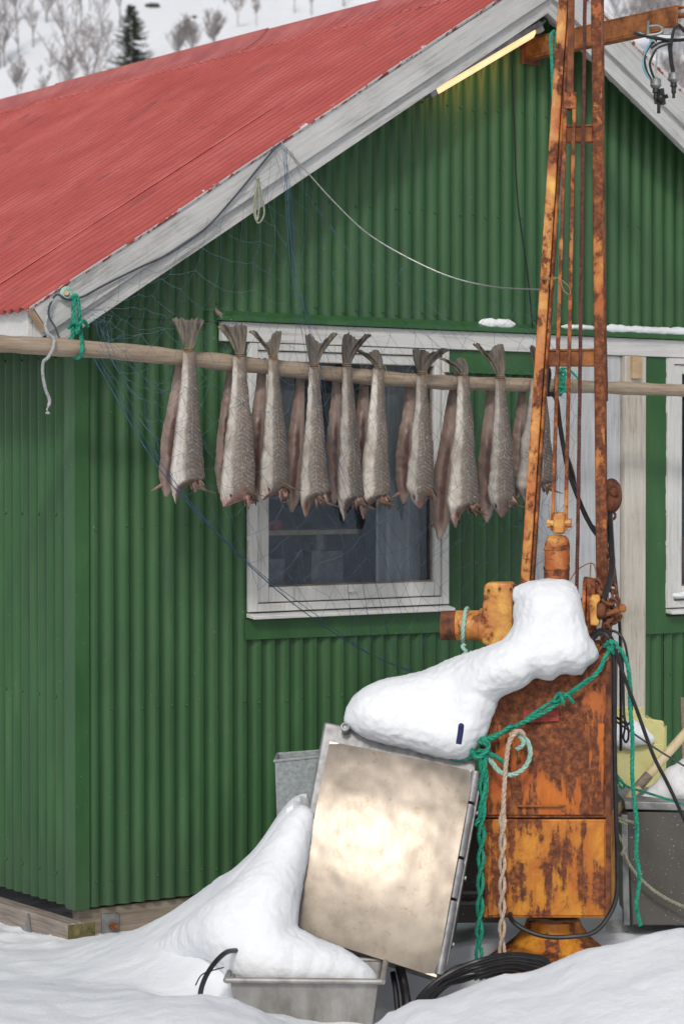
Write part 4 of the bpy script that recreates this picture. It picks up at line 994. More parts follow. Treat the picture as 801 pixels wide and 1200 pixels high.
# ram
x_ = MB(); q0 = CP(651.5,700,.12); hgt = lambda y: (CP(651.5,y,.12)-q0).length
x_.lathe(q0, (CP(653,620,.12)-q0), [(0,.044),(hgt(640),.044),(hgt(632),.040),(hgt(628),.030),(hgt(627),.018)], 28)
for yy in (690, 668, 645): x_.lathe(CP(651.7,yy,.12), UP, [(0,.0445),(.002,.0465),(.010,.0465),(.012,.0445)], 28)
x_.build('hydraulic_ram', M['rp_cyl'], crane)
x_ = MB(); x_.obox(CP(655,613,.12), Rc*.020, Fc*.018, UP*.038); x_.build('ram_eye', M['rp_cyl'], crane, bevel=.008)
x_ = MB(); x_.cyl(CP(642,613,.12), CP(669,613,.12), .011, 8); x_.cyl(CP(641,613,.12), CP(644,613,.12), .017, 8); x_.cyl(CP(664,613,.12), CP(669,613,.12), .016, 8); x_.build('clevis_pin', M['rp_cyl'], crane)
def bar(pa, pb, w, m, nm, off=.12, dth=.02):
    a = CP(pa[0], pa[1], off); b = CP(pb[0], pb[1], off); x = MB(); h = w*YC/FPX/2
    x.prism([a-Rc*h, a+Rc*h, a+Rc*h+Fc*dth, a-Rc*h+Fc*dth], b-a); return x.build(nm, m, crane, bevel=.0015)
bar((646.5,622),(662.5,108),4.2,M['rp_leg2'],'tie_bar'); bar((662,622),(672.5,108),4.2,M['rp_leg2'],'tie_bar')
bar((667.5,125),(673,-440),7.5,M['rust'],'centre_bar'); bar((662,128),(674,128),1,M['rust'],'centre_yoke')
x_ = MB(); x_.obox(CP(667.5,118,.13), Rc*.020, Fc*.014, UP*.028); x_.build('yoke', M['rp_leg2'], crane, bevel=.003)
x_ = MB(); twist(x_, [CP(675,700,.10), CP(677,600,.10), CP(681,300,.10), CP(685,0,.10), CP(690,-430,.10)], .0068, .05, 4); x_.build('wire_rope', M['rust_cable'], crane)
x_ = MB(); twist(x_, [CP(711,470,.2), CP(708,300,.2), CP(706,0,.2), CP(702,-430,.2)], .004, .04, 3); x_.build('wire_rope', M['rust_cable'], crane)
# twine on the left leg
x_ = MB(); x_.tube(spline([CP(644,326,.12), CP(652,325,.10), CP(660,330,.10), CP(667,337,.10), CP(667,345,.1), CP(660,340,.10), CP(656,326,.10), CP(658,322,.1)], 6), .002, 5); x_.torus(CP(646,327,.16), .03, .003, (Rc, Fc), 16, 5); single('twine', x_, M['twine'], 'golden twine knotted round the left crane leg above the pole', 'twine')
# pulley block
pb_ = CP(716,581,.26); blk = empty('pulley_block', pb_, 'oval rusty pulley block hanging beside the right crane leg', 'pulley')
x_ = MB(); x_.sphere(pb_, 1, 14, (.038,.030,.062), (Rc, Fc, UP)); x_.build('cheek', M['rust'], blk)
x_ = MB(); x_.cyl(pb_+Rc*.014-Fc*.04+UP*.015, pb_+Rc*.014-Fc*.02+UP*.015, .015, 8); x_.cyl(pb_+Rc*.014-Fc*.028+UP*.015, pb_+Rc*.014-Fc*.022+UP*.015, .020, 16); x_.build('pin', M['rust'], blk)
x_ = MB(); x_.torus(pb_-UP*.07, .014, .005, (Rc, UP), 16, 6); x_.build('eye', M['rust'], blk)
# chain heap
def link(mb_, c, a, b, L=.020, Wd=.012, r=.0052): mb_.tube([c + a*(L*math.copysign(abs(math.cos(t_))**.8, math.cos(t_))) + b*(Wd*math.sin(t_)) for t_ in [2*math.pi*k/14 for k in range(15)]], r, 6, False)
def chain(pts, lab, seed):
    mb_ = MB(); P_ = resample(spline(pts, 8), .029); r_ = random.Random(seed)
    for i in range(len(P_)-1):
        t_ = (P_[i+1]-P_[i]).normalized(); a = Vector((r_.random(), r_.random(), r_.random())) if i == 0 else None
        side = t_.cross(Fc if abs(t_.dot(Fc)) < .9 else UP).normalized(); oth = t_.cross(side)
        k = math.pi/2*(i % 2) + .5; link(mb_, P_[i], t_, side*math.cos(k)+oth*math.sin(k))
    return single('chain', mb_, M['rust_chain'], lab, 'chain')
M['rust_chain'] = plain('chain_rust', (.07,.028,.018), (.26,.10,.05), 40, .85, 0, .6, 90)
chain([CP(690,688,.10), CP(696,680,.08), CP(703,690,.07), CP(709,705,.06), CP(713,722,.06), CP(712,740,.07), CP(709,760,.08), CP(705,772,.06)], 'rusty chain draped from the winch flange down to the cabinet top', 1)
chain([CP(712,640,.2), CP(716,665,.14), CP(718,690,.10), CP(722,710,.08), CP(718,725,.08), CP(712,715,.08), CP(708,735,.09), CP(706,758,.09)], 'rusty chain hanging behind the black hose right of the right crane leg', 2)
chain([CP(698,700,.09), CP(706,712,.05), CP(715,703,.05), CP(723,716,.06), CP(720,728,.07), CP(711,733,.05), CP(712,750,.07), CP(700,766,.03)], 'loose loop of rusty chain bulging out at the winch end', 3)
x_ = MB(); x_.cyl(CP(700,724,.06), CP(729,713,.02), .009, 10); x_.sphere(CP(729,713,.02), .015, 6); single('shackle_pin', x_, M['rust_orange'], 'stout rusty pin sticking right out of the chain heap', 'pin')
# hoses
def hose(pts, r, lab, nm='hydraulic_hose', m=None, cat='hose'):
    x = MB(); x.tube(spline(pts, 10), r, 8); return single(nm, x, m or BR, lab, cat)
hose([CP(638,425,.3), CP(643,437,.3), CP(641,460,.3), CP(647,462,.3), CP(652,470,.28), CP(656,500,.28), CP(664,545,.28), CP(672,570,.28), CP(684,600,.28), CP(698,625,.27), CP(712,632,.28)], .0085, 'upper black hose curving down behind the crane tie bars')
hose([CP(650,455,.29), CP(654,480,.29), CP(658,515,.29), CP(670,552,.29), CP(676,580,.3), CP(688,610,.3), CP(700,622,.3)], .0068, 'thinner black hose running beside the upper crane hose', 'hydraulic_hose')
hose([CP(714,602,.24), CP(716,640,.16), CP(717,665,.10), CP(712,688,.06), CP(705,706,.05)], .0105, 'thick black hose from the pulley block down to the winch motor')
hose([CP(716,640,.2), CP(722,690,.2), CP(726,740,.2), CP(727,800,.2), CP(727,880,.22)], .0055, 'straight thin black hose down the right of the crane')
hose([CP(695,747,.0), CP(703,742,-.01), CP(712,746,-.02), CP(718,765,-.02), CP(719,800,-.01), CP(719.5,860,-.0), CP(721,940,0), CP(723,1010,0), CP(722,1050,-.01), CP(712,1075,-.03), CP(695,1093,-.06), CP(670,1098,-.08), CP(640,1098,-.08), CP(615,1090,-.07), CP(600,1079,-.05), CP(597,1068,.02)], .0085, 'long black hose down the right edge of the crane cabinet and under it')
hose([CP(690,745,.02), CP(706,738,.0), CP(718,752,-.03), CP(728,785,-.05), CP(745,830,-.05), CP(765,885,-.05), CP(785,925,-.05), CP(815,990,-.05)], .0065, 'black cable slanting down right past the yellow tub', 'black_cable', None, 'cable')
hose([CP(704,742,.05), CP(720,740,.04), CP(731,752,.03), CP(736,780,.03), CP(740,820,.03), CP(738,845,.03), CP(734,848,.03), CP(731,838,.03), CP(730,800,.04), CP(729,770,.05)], .0045, 'thin black cable looping beside the yellow tub', 'black_cable', None, 'cable')
hose([CP(727,838,.25), CP(731,842,.23), CP(732,852,.22), CP(730,864,.22), CP(733,870,.22), CP(736,864,.22), CP(735,852,.22), CP(729,846,.23), CP(721,840,.25)], .004, 'small black wire hook hanging over the yellow tub', 'wire_hook', None, 'hook')
for k in range(6):
    YY = 7.98+.05*k; d_ = (0, 7, 13, 22, 30, 40)[k]
    hose([D(476+d_*.35,1215,YY-.2), D(482+d_*.45,1185-d_*.1,YY-.1), D(500+d_*.55,1160-d_*.1,YY-.03), D(528+d_*.5,1140+d_*.3-6*(k%2),YY), D(562+d_*.3,1126+d_*.45,YY), D(596,1119+d_*.55,YY+.05), D(622-d_*.2,1121+d_*.6,YY+.1), D(640-d_*.2,1126+d_*.6,YY+.12), D(650-d_*.2,1150,YY+.12)], .0088, ['outermost', 'second', 'third', 'fourth', 'fifth', 'innermost'][k]+' black hose of the coil in the snow below the crane', 'coiled_hose')
for o in [o for o in bpy.data.objects if o.name.startswith('coiled_hose')]: o['group'] = 'black hoses coiled below the crane'
hose([D(467,1130,8.1), D(472,1150,8.1), D(476,1175,8.05), D(478,1210,8.0)], .016, 'thick black ribbed tube standing between the trough and the hose coil', 'ribbed_tube')
hose([D(460,1140,8.15), D(464,1165,8.1), D(468,1210,8.05)], .010, 'black strap tube right beside the trough corner', 'ribbed_tube')
hose([D(234,1172,7.62), D(236,1158,7.63), D(243,1141,7.66), D(254,1126,7.7), D(266,1116,7.76), D(280,1114,7.84)], .0085, 'black cable arching out of the snow left of the trough', 'black_cable', None, 'cable')
hose([D(229,1155,7.62), D(236,1143,7.64), D(248,1138,7.66), D(262,1134,7.7)], .0022, 'thin dark wire poking out of the snow left of the trough', 'wire', None, 'wire')

# ropes round the crane
YR = -.05
g1 = MB()
twist(g1, [CP(717,757,-.02), CP(709,770,-.03), CP(698,790,YR), CP(665,815,YR), CP(640,833,YR), CP(610,848,YR), CP(585,860,YR), CP(560,868,YR)], .0085)
twist(g1, [CP(708,757,.0), CP(714,752,-.03), CP(722,756,-.03), CP(718,762,-.03), CP(712,758,-.03), CP(720,765,-.03)], .009)
twist(g1, [CP(615,843,YR), CP(640,826,YR), CP(655,818,YR), CP(662,813,YR-.01), CP(672,824,YR)], .006)
twist(g1, [CP(690,795,YR-.01), CP(650,823,YR-.01), CP(655,812,YR-.02), CP(660,826,YR-.02), CP(656,816,YR-.01)], .006)
twist(g1, [CP(562,868,YR), CP(545,875,YR-.01), CP(530,872,YR-.02), CP(523,879,YR-.02), CP(530,889,YR-.02), CP(548,888,YR-.02), CP(563,880,YR-.02), CP(575,884,YR-.02), CP(588,892,YR-.01), CP(592,905,YR)], .0085)
twist(g1, [CP(555,866,YR-.02), CP(566,866,YR-.04), CP(572,876,YR-.04), CP(560,888,YR-.04), CP(552,880,YR-.04), CP(556,868,YR-.03), CP(570,872,YR-.04)], .0095)
twist(g1, [CP(535,880,YR-.02), CP(545,868,YR-.03), CP(560,864,YR-.03), CP(575,866,YR-.02), CP(600,850,YR-.01)], .0085)
single('green_rope', g1, M['rope_green'], 'green rope stretched across the crane cabinet and knotted at its left edge', 'rope')
g2 = MB(); twist(g2, [CP(560,885,YR-.03), CP(568,900,YR-.03), CP(569,925,YR-.03), CP(563,955,YR-.03), CP(556,968,YR-.03)], .009)
for ph in (0, math.pi):
    twist(g2, [CP(566 - (k*.25) + 3.2*math.sin(k*1.25+ph), 880+k*11.2, YR-.035+.007*math.cos(k*1.25+ph)) for k in range(25)], .0068)
single('green_rope', g2, M['rope_green'], 'doubled green rope hanging straight down from the knot to the snow', 'rope')
g3 = MB(); twist(g3, [CP(716,757,-.03), CP(727,762,-.04), CP(736,785,-.04), CP(738,830,-.04), CP(741,870,-.04), CP(740,900,-.04), CP(742,930,-.04), CP(746,970,-.04), CP(745,1000,-.04), CP(749,1030,-.04), CP(745,1060,-.04), CP(750,1085,-.04)], .0078)
single('green_rope', g3, M['rope_green'], 'green rope hanging free to the right of the crane cabinet', 'rope')
g4 = MB(); twist(g4, [CP(722,908,.3), CP(731,920,.28), CP(728,924,.28), CP(722,912,.3), CP(735,922,.26), CP(760,930,.2), CP(801,943,.15), CP(840,955,.1)], .0045)
single('green_rope', g4, M['rope_green'], 'thin green rope stretched across the yellow tub to the right edge', 'rope')
hose([CP(722,846,.24), CP(745,862,.22), CP(775,882,.2), CP(830,915,.15)], .0035, 'thin dark cable slanting across the yellow tub behind the green rope', 'thin_cable', M['line_dark'], 'cable')
m1_ = MB(); twist(m1_, [CP(607,862,YR-.02), CP(617,868,YR-.02), CP(621,884,YR-.02), CP(614,900,YR-.02), CP(600,908,YR-.02), CP(586,905,YR-.02), CP(575,892,YR-.01), CP(568,880,YR)], .0088)
twist(m1_, [CP(609,860,YR-.02), CP(613,872,YR-.03), CP(605,878,YR-.02)], .008)
single('mint_rope', m1_, M['rope_mint'], 'faded mint rope loop hanging on the crane cabinet front', 'rope')
b1 = MB(); twist(b1, [CP(598,862,YR-.03), CP(606,857,YR-.04), CP(613,860,YR-.03), CP(612,866,YR-.02)], .0085); twist(b1, [CP(606,857,YR-.04), CP(597,868,YR-.04), CP(593,890,YR-.03), CP(590,930,YR-.03), CP(589,970,YR-.03)], .0085)
for ph in (0, math.pi):
    twist(b1, [CP(588.5 - (k*.05) + 3.0*math.sin(k*1.3+ph), 950+k*10.4, YR-.035+.007*math.cos(k*1.3+ph)) for k in range(18)], .0062)
single('beige_rope', b1, M['rope_beige'], 'beige rope looped on the crane front and hanging down to the snow', 'rope')
m2_ = MB(); m2_.v = []
cax = dpt(545)
twist(m2_, [cax + (Fc*math.cos(a_)+UP*math.sin(a_))*.060 + Rc*.006*math.sin(a_) for a_ in [2*math.pi*k/16 for k in range(17)]], .008)
twist(m2_, [dpt(547,754)-Fc*.062, CP(541,758,.09), CP(546,764,.08), CP(541,770,.07), CP(548,771,.08), CP(552,764,.09)], .007)
single('mint_rope', m2_, M['rope_mint'], 'pale mint rope tied round the drum shaft end', 'rope')
rw = MB(); rw.tube(spline([CP(668,680,.12), CP(676,668,.12), CP(693,660,.12), CP(698,672,.12), CP(697,690,.12)], 6), .0022, 5); rw.tube(spline([CP(692,660,.12), CP(691,675,.12), CP(692,690,.12)], 5), .0022, 5)
single('bent_wire', rw, M['rust_orange'], 'thin rusty wire bent above the winch flange', 'wire')

# ------------------------------------------------------------------ aluminium box leaning on the crane
T0, T1, B1_, B0 = D(386,868,8.315), D(555,903,8.25), D(511,1145,7.99), D(344,1092,8.06)
exw = (T1-T0).normalized(); dwn = (B0-T0); nrm = dwn.cross(exw).normalized()
if nrm.dot(F) < 0: nrm = -nrm
bx = empty('aluminium_box', (B0+B1_)/2, 'large dented aluminium fish box tilted on its side in the snow', 'box')
x_ = MB(); NU, NV = 40, 56; gv = []
for j in range(NV+1):
    for i in range(NU+1):
        u, v = i/NU, j/NV; q_ = T0.lerp(T1, u).lerp(B0.lerp(B1_, u), v); e_ = min(1, min(v*60, (1-v)*30))
        h_ = .036*4*v*(1-v) + .010*4*u*(1-u) + (.0020*fbm(u*1.8, v*2.4, 4) + .0010*fbm(u*7, v*8, 2)); e_ = 1
        x_.v.append(q_ - nrm*h_*min(1, e_*.7+.3) + nrm*.012)
for j in range(NV):
    for i in range(NU): x_.f.append((j*(NU+1)+i, j*(NU+1)+i+1, (j+1)*(NU+1)+i+1, (j+1)*(NU+1)+i))
x_.prism([T0+nrm*.010, T1+nrm*.010, B1_+nrm*.010, B0+nrm*.010], nrm*.025)
x_.build('lid', M['alu'], bx)
dn = dwn.normalized()
x_ = MB(); s_ = [T0 - exw*.035 - dn*.075 + nrm*.04, T1 - exw*.02 - dn*.075 + nrm*.04, B1_ - exw*.02 - dn*.04 + nrm*.04, B0 - exw*.03 - dn*.04 + nrm*.04]
x_.prism(s_, nrm*.26); x_.build('body', M['alu_edge'], bx, bevel=.008)
x_ = MB(); a0 = T0+exw*.0; x_.hexa([T0+nrm*.034, T1+nrm*.034, T1+nrm*.039, T0+nrm*.039, T0-dn*.05+nrm*.036+exw*.03, T1-dn*.05+nrm*.036-exw*.0, T1-dn*.05+nrm*.0395, T0-dn*.05+nrm*.0395+exw*.03]); x_.build('lid_flange', M['alu_edge'], bx)
hx = T1 + exw*.006 + nrm*.016; L_ = (B1_-T1).length; dR = (B1_-T1).normalized()
for (a, b) in ((.0,.15),(.165,.42),(.435,.62),(.635,.985)):
    x_ = MB(); x_.cyl(hx + dR*L_*a, hx + dR*L_*b, .0165, 16); x_.build('hinge', M['alu_edge'], bx)
x_ = MB(); x_.prism([T1+exw*.018+nrm*.035, T1+exw*.018+nrm*.10, B1_+exw*.016+nrm*.10-dR*.12, B1_+exw*.016+nrm*.035-dR*.05], exw*.012); x_.build('side_rail', M['alu_edge'], bx, bevel=.002)
x_ = MB(); x_.prism([T1+exw*.0+nrm*.102, T1+exw*.0+nrm*.17, B1_+exw*.0+nrm*.17-dR*.2, B1_+exw*.0+nrm*.102-dR*.12], exw*.03); x_.build('seal_strip', M['black_rubber'], bx, bevel=.002)
for k in (.18, .5, .82):
    x_ = MB(); p_ = T1+exw*.031+nrm*.06+dR*L_*k; x_.cyl(p_, p_+exw*.006, .008, 10); x_.build('rivet', M['zinc'], bx)
x_ = MB(); q_ = T0 - dn*.055 + nrm*.0 + exw*.045; x_.cyl(q_-nrm*.01, q_+nrm*.05, .014, 14); x_.torus(q_-nrm*.012, .012, .005, (exw, dn), 14, 6); x_.build('hinge_pin', M['alu_edge'], bx)
x_ = MB(); x_.tube(spline([D(537,872,8.04), D(539,860,8.04), D(540,851,8.04)], 4), .010, 12); x_.sphere(D(540,851,8.04), .010, 6); single('tool_grip', x_, M['blue_grip'], 'navy blue grip sticking out of the snow beside the rope knot', 'handle')

# snow mass on the box and crane
def SB(lst, Y0, ys=1.25):
    out = []
    for e in lst:
        px, py, r = e[:3]; Yq = Y0 + (e[3] if len(e) > 3 else 0); k = Yq/FPX
        out.append((D(px, py, Yq), (r*k*(e[4] if len(e) > 4 else 1), r*k*ys, r*k*(e[5] if len(e) > 5 else 1))))
    return out
def drift(outline, Y0, rmax, ys, step=6, tilt=0.0, lean=0, left=0):
    # fills a sketched outline with overlapping balls, thin at the rim and deep in the middle
    n = len(outline); out = []
    def inside(x, y):
        c_ = False
        for q in range(n):
            (x1, y1), (x2, y2) = outline[q], outline[(q+1) % n]
            if (y1 > y) != (y2 > y) and x < (x2-x1)*(y-y1)/(y2-y1)+x1: c_ = not c_
        return c_
    def dist(x, y):
        b = 1e9
        for q in range(n):
            (x1, y1), (x2, y2) = outline[q], outline[(q+1) % n]; dx, dy = x2-x1, y2-y1
            t = max(0, min(1, ((x-x1)*dx+(y-y1)*dy)/(dx*dx+dy*dy+1e-9))); b = min(b, math.hypot(x-x1-t*dx, y-y1-t*dy))
        return b
    xs_ = [p[0] for p in outline]; ys_ = [p[1] for p in outline]; y = min(ys_)
    while y < max(ys_):
        x = min(xs_)
        while x < max(xs_):
            if inside(x, y):
                d = dist(x, y)
                if d > 4:
                    d = min(d+1.5, rmax); Yq = Y0 + tilt*(max(ys_)-y)*(1 + 2.0*(1-sst(520, 600, x))*lean) + .07*(1-sst(520, 600, x))*lean + left*(1-sst(175, 285, x)); k_ = Yq/FPX; out.append((D(x, y, Yq), (d*k_, d*k_*ys, d*k_)))
            x += step
        y += step
    return out
PILE = [(403,848),(406,830),(416,814),(432,804),(450,797),(475,792),(500,786),(520,777),(545,767),(565,761),(583,754),(593,748),(600,738),(603,726),(600,715),(605,706),(597,696),(603,689),(618,683),(640,679),(660,680),(673,686),(678,700),(682,715),(685,732),(690,748),(697,757),(702,768),(696,777),(687,780),(682,792),(668,790),(656,788),(648,797),(636,796),(625,792),(617,801),(608,806),(600,809),(590,813),(582,820),(579,832),(573,846),(568,863),(558,873),(550,888),(530,890),(505,885),(478,877),(450,871),(430,865),(413,855)]
blob('snow_pile', drift(PILE, 8.23, 30, 1.5, 5, .0004, 1),
     'big smooth pile of snow on top of the aluminium box and winch drum', voxel=.0075, smooth=8, disp=.007, dscale=.09, fine=.008)

# trough
tY = 7.72; tc0 = D(356,1150,tY); tr_ = empty('metal_trough', D(356,1200,tY+.12), 'grey rectangular metal trough half buried in snow in front', 'trough')
rgt = (R*.995 - F*.05).normalized(); fwd = Vector((-rgt.y, rgt.x, 0)); fwd = fwd if fwd.dot(F) > 0 else -fwd
hw = 92*tY/FPX; dp = .34; hh = .26
def tp_(u, v, z): return tc0 + rgt*u + fwd*v + UP*z
x_ = MB(); th = .008
def ring(o0, z0, o1, z1, inner):
    pass
for (u0, u1, v0, v1) in ((-hw+.012, hw-.012, .012, .012+th), (-hw+.012, hw-.012, dp-th, dp)):
    s1 = .035; x_.hexa([tp_(u0+s1,v0+(s1 if v0 < .1 else -s1),-hh), tp_(u1-s1,v0+(s1 if v0 < .1 else -s1),-hh), tp_(u1-s1,v1+(s1 if v0 < .1 else -s1),-hh), tp_(u0+s1,v1+(s1 if v0 < .1 else -s1),-hh), tp_(u0,v0,0), tp_(u1,v0,0), tp_(u1,v1,0), tp_(u0,v1,0)])
for sg in (-1, 1):
    a = sg*(hw-.012); b = sg*(hw-.012-th); s1 = .035*sg
    x_.hexa([tp_(a-s1,.012+.035,-hh), tp_(b-s1,.012+.035,-hh), tp_(b-s1,dp-.035,-hh), tp_(a-s1,dp-.035,-hh), tp_(a,.021,0), tp_(b,.021,0), tp_(b,dp-th-.001,0), tp_(a,dp-th-.001,0)])
x_.build('trough_body', M['cast_alu'], tr_, bevel=.003)
x_ = MB()
for (a, b) in ((tp_(-hw,0,0), tp_(hw,0,0)), (tp_(hw,0,0), tp_(hw,dp,0)), (tp_(hw,dp,0), tp_(-hw,dp,0)), (tp_(-hw,dp,0), tp_(-hw,0,0))): x_.cyl(a, b, .010, 12)
x_.build('rim', M['cast_alu'], tr_)
TROUGH_SNOW = [(264,1157),(262,1134),(250,1126),(225,1134),(196,1142),(168,1136),(172,1112),(200,1090),(236,1063),(272,1035),(302,1003),(328,966),(340,951),(352,943),(362,946),(368,956),(364,985),(357,1020),(351,1055),(347,1090),(372,1101),(400,1112),(424,1127),(442,1143),(441,1158),(350,1162)]
blob('snow_pile', drift(TROUGH_SNOW, tY+.16, 40, 1.45, 5, .0016, 0, .42), 'snow drift running down beside the aluminium box into the metal trough in front', voxel=.0085, smooth=9, disp=.009, dscale=.09, fine=.005)

# zinc tub behind the box
def openbox(quad_top, h, inset, th, name, mat, root, wall=.006):
    a, b, c, d = quad_top; cen = (a+b+c+d)/4; x = MB()
    bt = [cen+(p-cen)*inset-UP*h for p in quad_top]; ti = [cen+(p-cen)*(1-wall*4) for p in quad_top]; bi = [cen+(p-cen)*(inset-wall*4)-UP*(h-.01) for p in quad_top]
    for i in range(4):
        j = (i+1) % 4; x.hexa([bt[i], bt[j], bi[j], bi[i], quad_top[i], quad_top[j], ti[j], ti[i]])
    x.hexa([p+Vector((0,0,-.001)) for p in bt]+[p+Vector((0,0,.008)) for p in bt]); return x.build(name, mat, root, bevel=.002)
zt = empty('zinc_tub', D(350,1000,8.85), 'tall galvanised zinc tub standing behind the aluminium box', 'tub')
zq = [D(322,892,8.8), D(392,885,8.72), D(392,879,9.1), D(325,884,9.15)]
openbox(zq, .50, .86, .01, 'tub_wall', M['zinc'], zt)
x_ = MB(); x_.tube(zq+[zq[0]], .006, 8); x_.build('rim', M['zinc'], zt)
# crate seen between box and crane
ct_ = empty('steel_crate', D(540,1075,8.9), 'dark grey steel crate in the gap between the aluminium box and the crane', 'crate')
x_ = MB(); x_.prism([D(500,930,8.85), D(590,930,8.85), D(590,1082,8.85), D(500,1082,8.85)], F*.3); x_.build('crate_wall', M['speck'], ct_, bevel=.004)
x_ = MB(); x_.obox(D(545,1046,8.84), R*.14, F*.012, UP*.006); x_.obox(D(545,1058,8.84), R*.14, F*.010, UP*.008); x_.build('rail', M['steel_dull'], ct_, bevel=.002)

# yellow tub, shaft, steel bin on the right
yt_ = empty('yellow_tub', D(745,1000,9.75), 'pale yellow plastic tub with snow in it behind the crane', 'tub')
x_ = MB(); Yt = 9.6
x_.prism([D(690,850,Yt), D(724,833,Yt), D(742,833,Yt), D(752,836,Yt), D(757,842,Yt), D(777,845,Yt), D(779,852,Yt), D(779,960,Yt), D(690,960,Yt)], F*.012)
x_.prism([D(779,852,Yt), D(779,1010,Yt), D(779,1010,Yt)+F*.4-R*.02, D(779,850,Yt)+F*.4-R*.02], -R*.012)
x_.prism([D(690,840,Yt)+F*.4, D(768,840,Yt)+F*.4, D(768,960,Yt)+F*.4, D(690,960,Yt)+F*.4], F*.012)
x_.build('tub_wall', M['yellow_tub'], yt_, bevel=.006)
x_ = MB(); x_.prism([D(700,872,Yt-.012), D(776,872,Yt-.012), D(776,958,Yt-.012), D(700,958,Yt-.012)], F*.011); x_.build('front_panel', M['yellow_tub'], yt_, bevel=.004)
blob('snow_patch', SB([(725,862,14),(738,858,15),(750,862,12),(760,866,8),(715,860,14),(735,868,10)], 9.57, 1), 'snow sticking to the front of the yellow tub', voxel=.008, smooth=4, disp=.01)
x_ = MB(); x_.tube([D(700,977,8.80), D(748,922,8.83)], .0175, 12); sft = empty('wooden_shaft', D(700,977,8.8), 'pale wooden tool shaft leaning right across the yellow tub', 'shaft')
x_.build('shaft_lower', M['shaft'], sft); x_ = MB(); x_.tube([D(746,924,8.83), D(760,908,8.84)], .0185, 12); x_.build('sleeve', M['old_wood'], sft)
x_ = MB(); x_.tube([D(759,909,8.84), D(830,828,8.9)], .0175, 12); x_.build('shaft_upper', M['shaft'], sft)
bn = empty('steel_bin', D(790,1075,8.75), 'speckled dark steel bin with snow on top at the right edge', 'bin')
Yb_ = 8.72
x_ = MB(); x_.prism([D(733,951,Yb_), D(860,951,Yb_), D(860,1085,Yb_), D(740,1085,Yb_)], F*.4); x_.build('bin_wall', M['speck'], bn, bevel=.006)
x_ = MB(); x_.prism([D(731,939,Yb_-.015), D(862,943,Yb_-.015), D(862,952,Yb_-.015), D(732,949,Yb_-.015)], F*.42); x_.build('rim', M['steel_dull'], bn, bevel=.004)
x_ = MB(); x_.prism([D(727,955,Yb_-.01), D(735,955,Yb_-.01), D(738,1085,Yb_-.01), D(730,1085,Yb_-.01)], F*.03); x_.build('corner_post', M['steel_dull'], bn, bevel=.003)
blob('snow_pile', SB([(765,932,11),(778,927,16),(795,920,24),(815,915,30),(840,915,30),(752,938,7),(800,935,14)], Yb_+.15, 1.2), 'wedge of snow on top of the speckled steel bin', voxel=.009, smooth=6, disp=.008)
x_ = MB(); twist(x_, [D(722,975,8.7), D(731,992,8.66), D(727,1002,8.66), D(731,1000,8.66), D(738,1015,8.66), D(755,1035,8.66), D(778,1052,8.66), D(812,1068,8.66)], .0062)
single('olive_rope', x_, M['rope_olive'], 'worn olive rope sagging across the speckled steel bin', 'rope')
x_ = MB(); twist(x_, [D(722,958,8.68), D(733,962,8.67), D(742,964,8.67)], .006); twist(x_, [D(724,962,8.67), D(734,967,8.66)], .005); single('olive_rope', x_, M['rope_olive'], 'short olive rope lashing at the top corner of the steel bin', 'rope')
x_ = MB(); x_.prism([D(797,818,10.2), D(812,818,10.2), D(812,900,10.2), D(799,900,10.2)], F*.03); single('upright_plank', x_, M['old_wood'], 'narrow grey plank leaning on the green wall at the right edge', 'plank', bevel=.003)
x_ = MB(); x_.prism([D(760,1196,6.75), D(812,1186,6.75), D(812,1230,6.75), D(760,1232,6.75)], F*.08); single('buried_plank', x_, M['old_wood'], 'end of a pale plank in the snow at the bottom right corner', 'plank', bevel=.004)

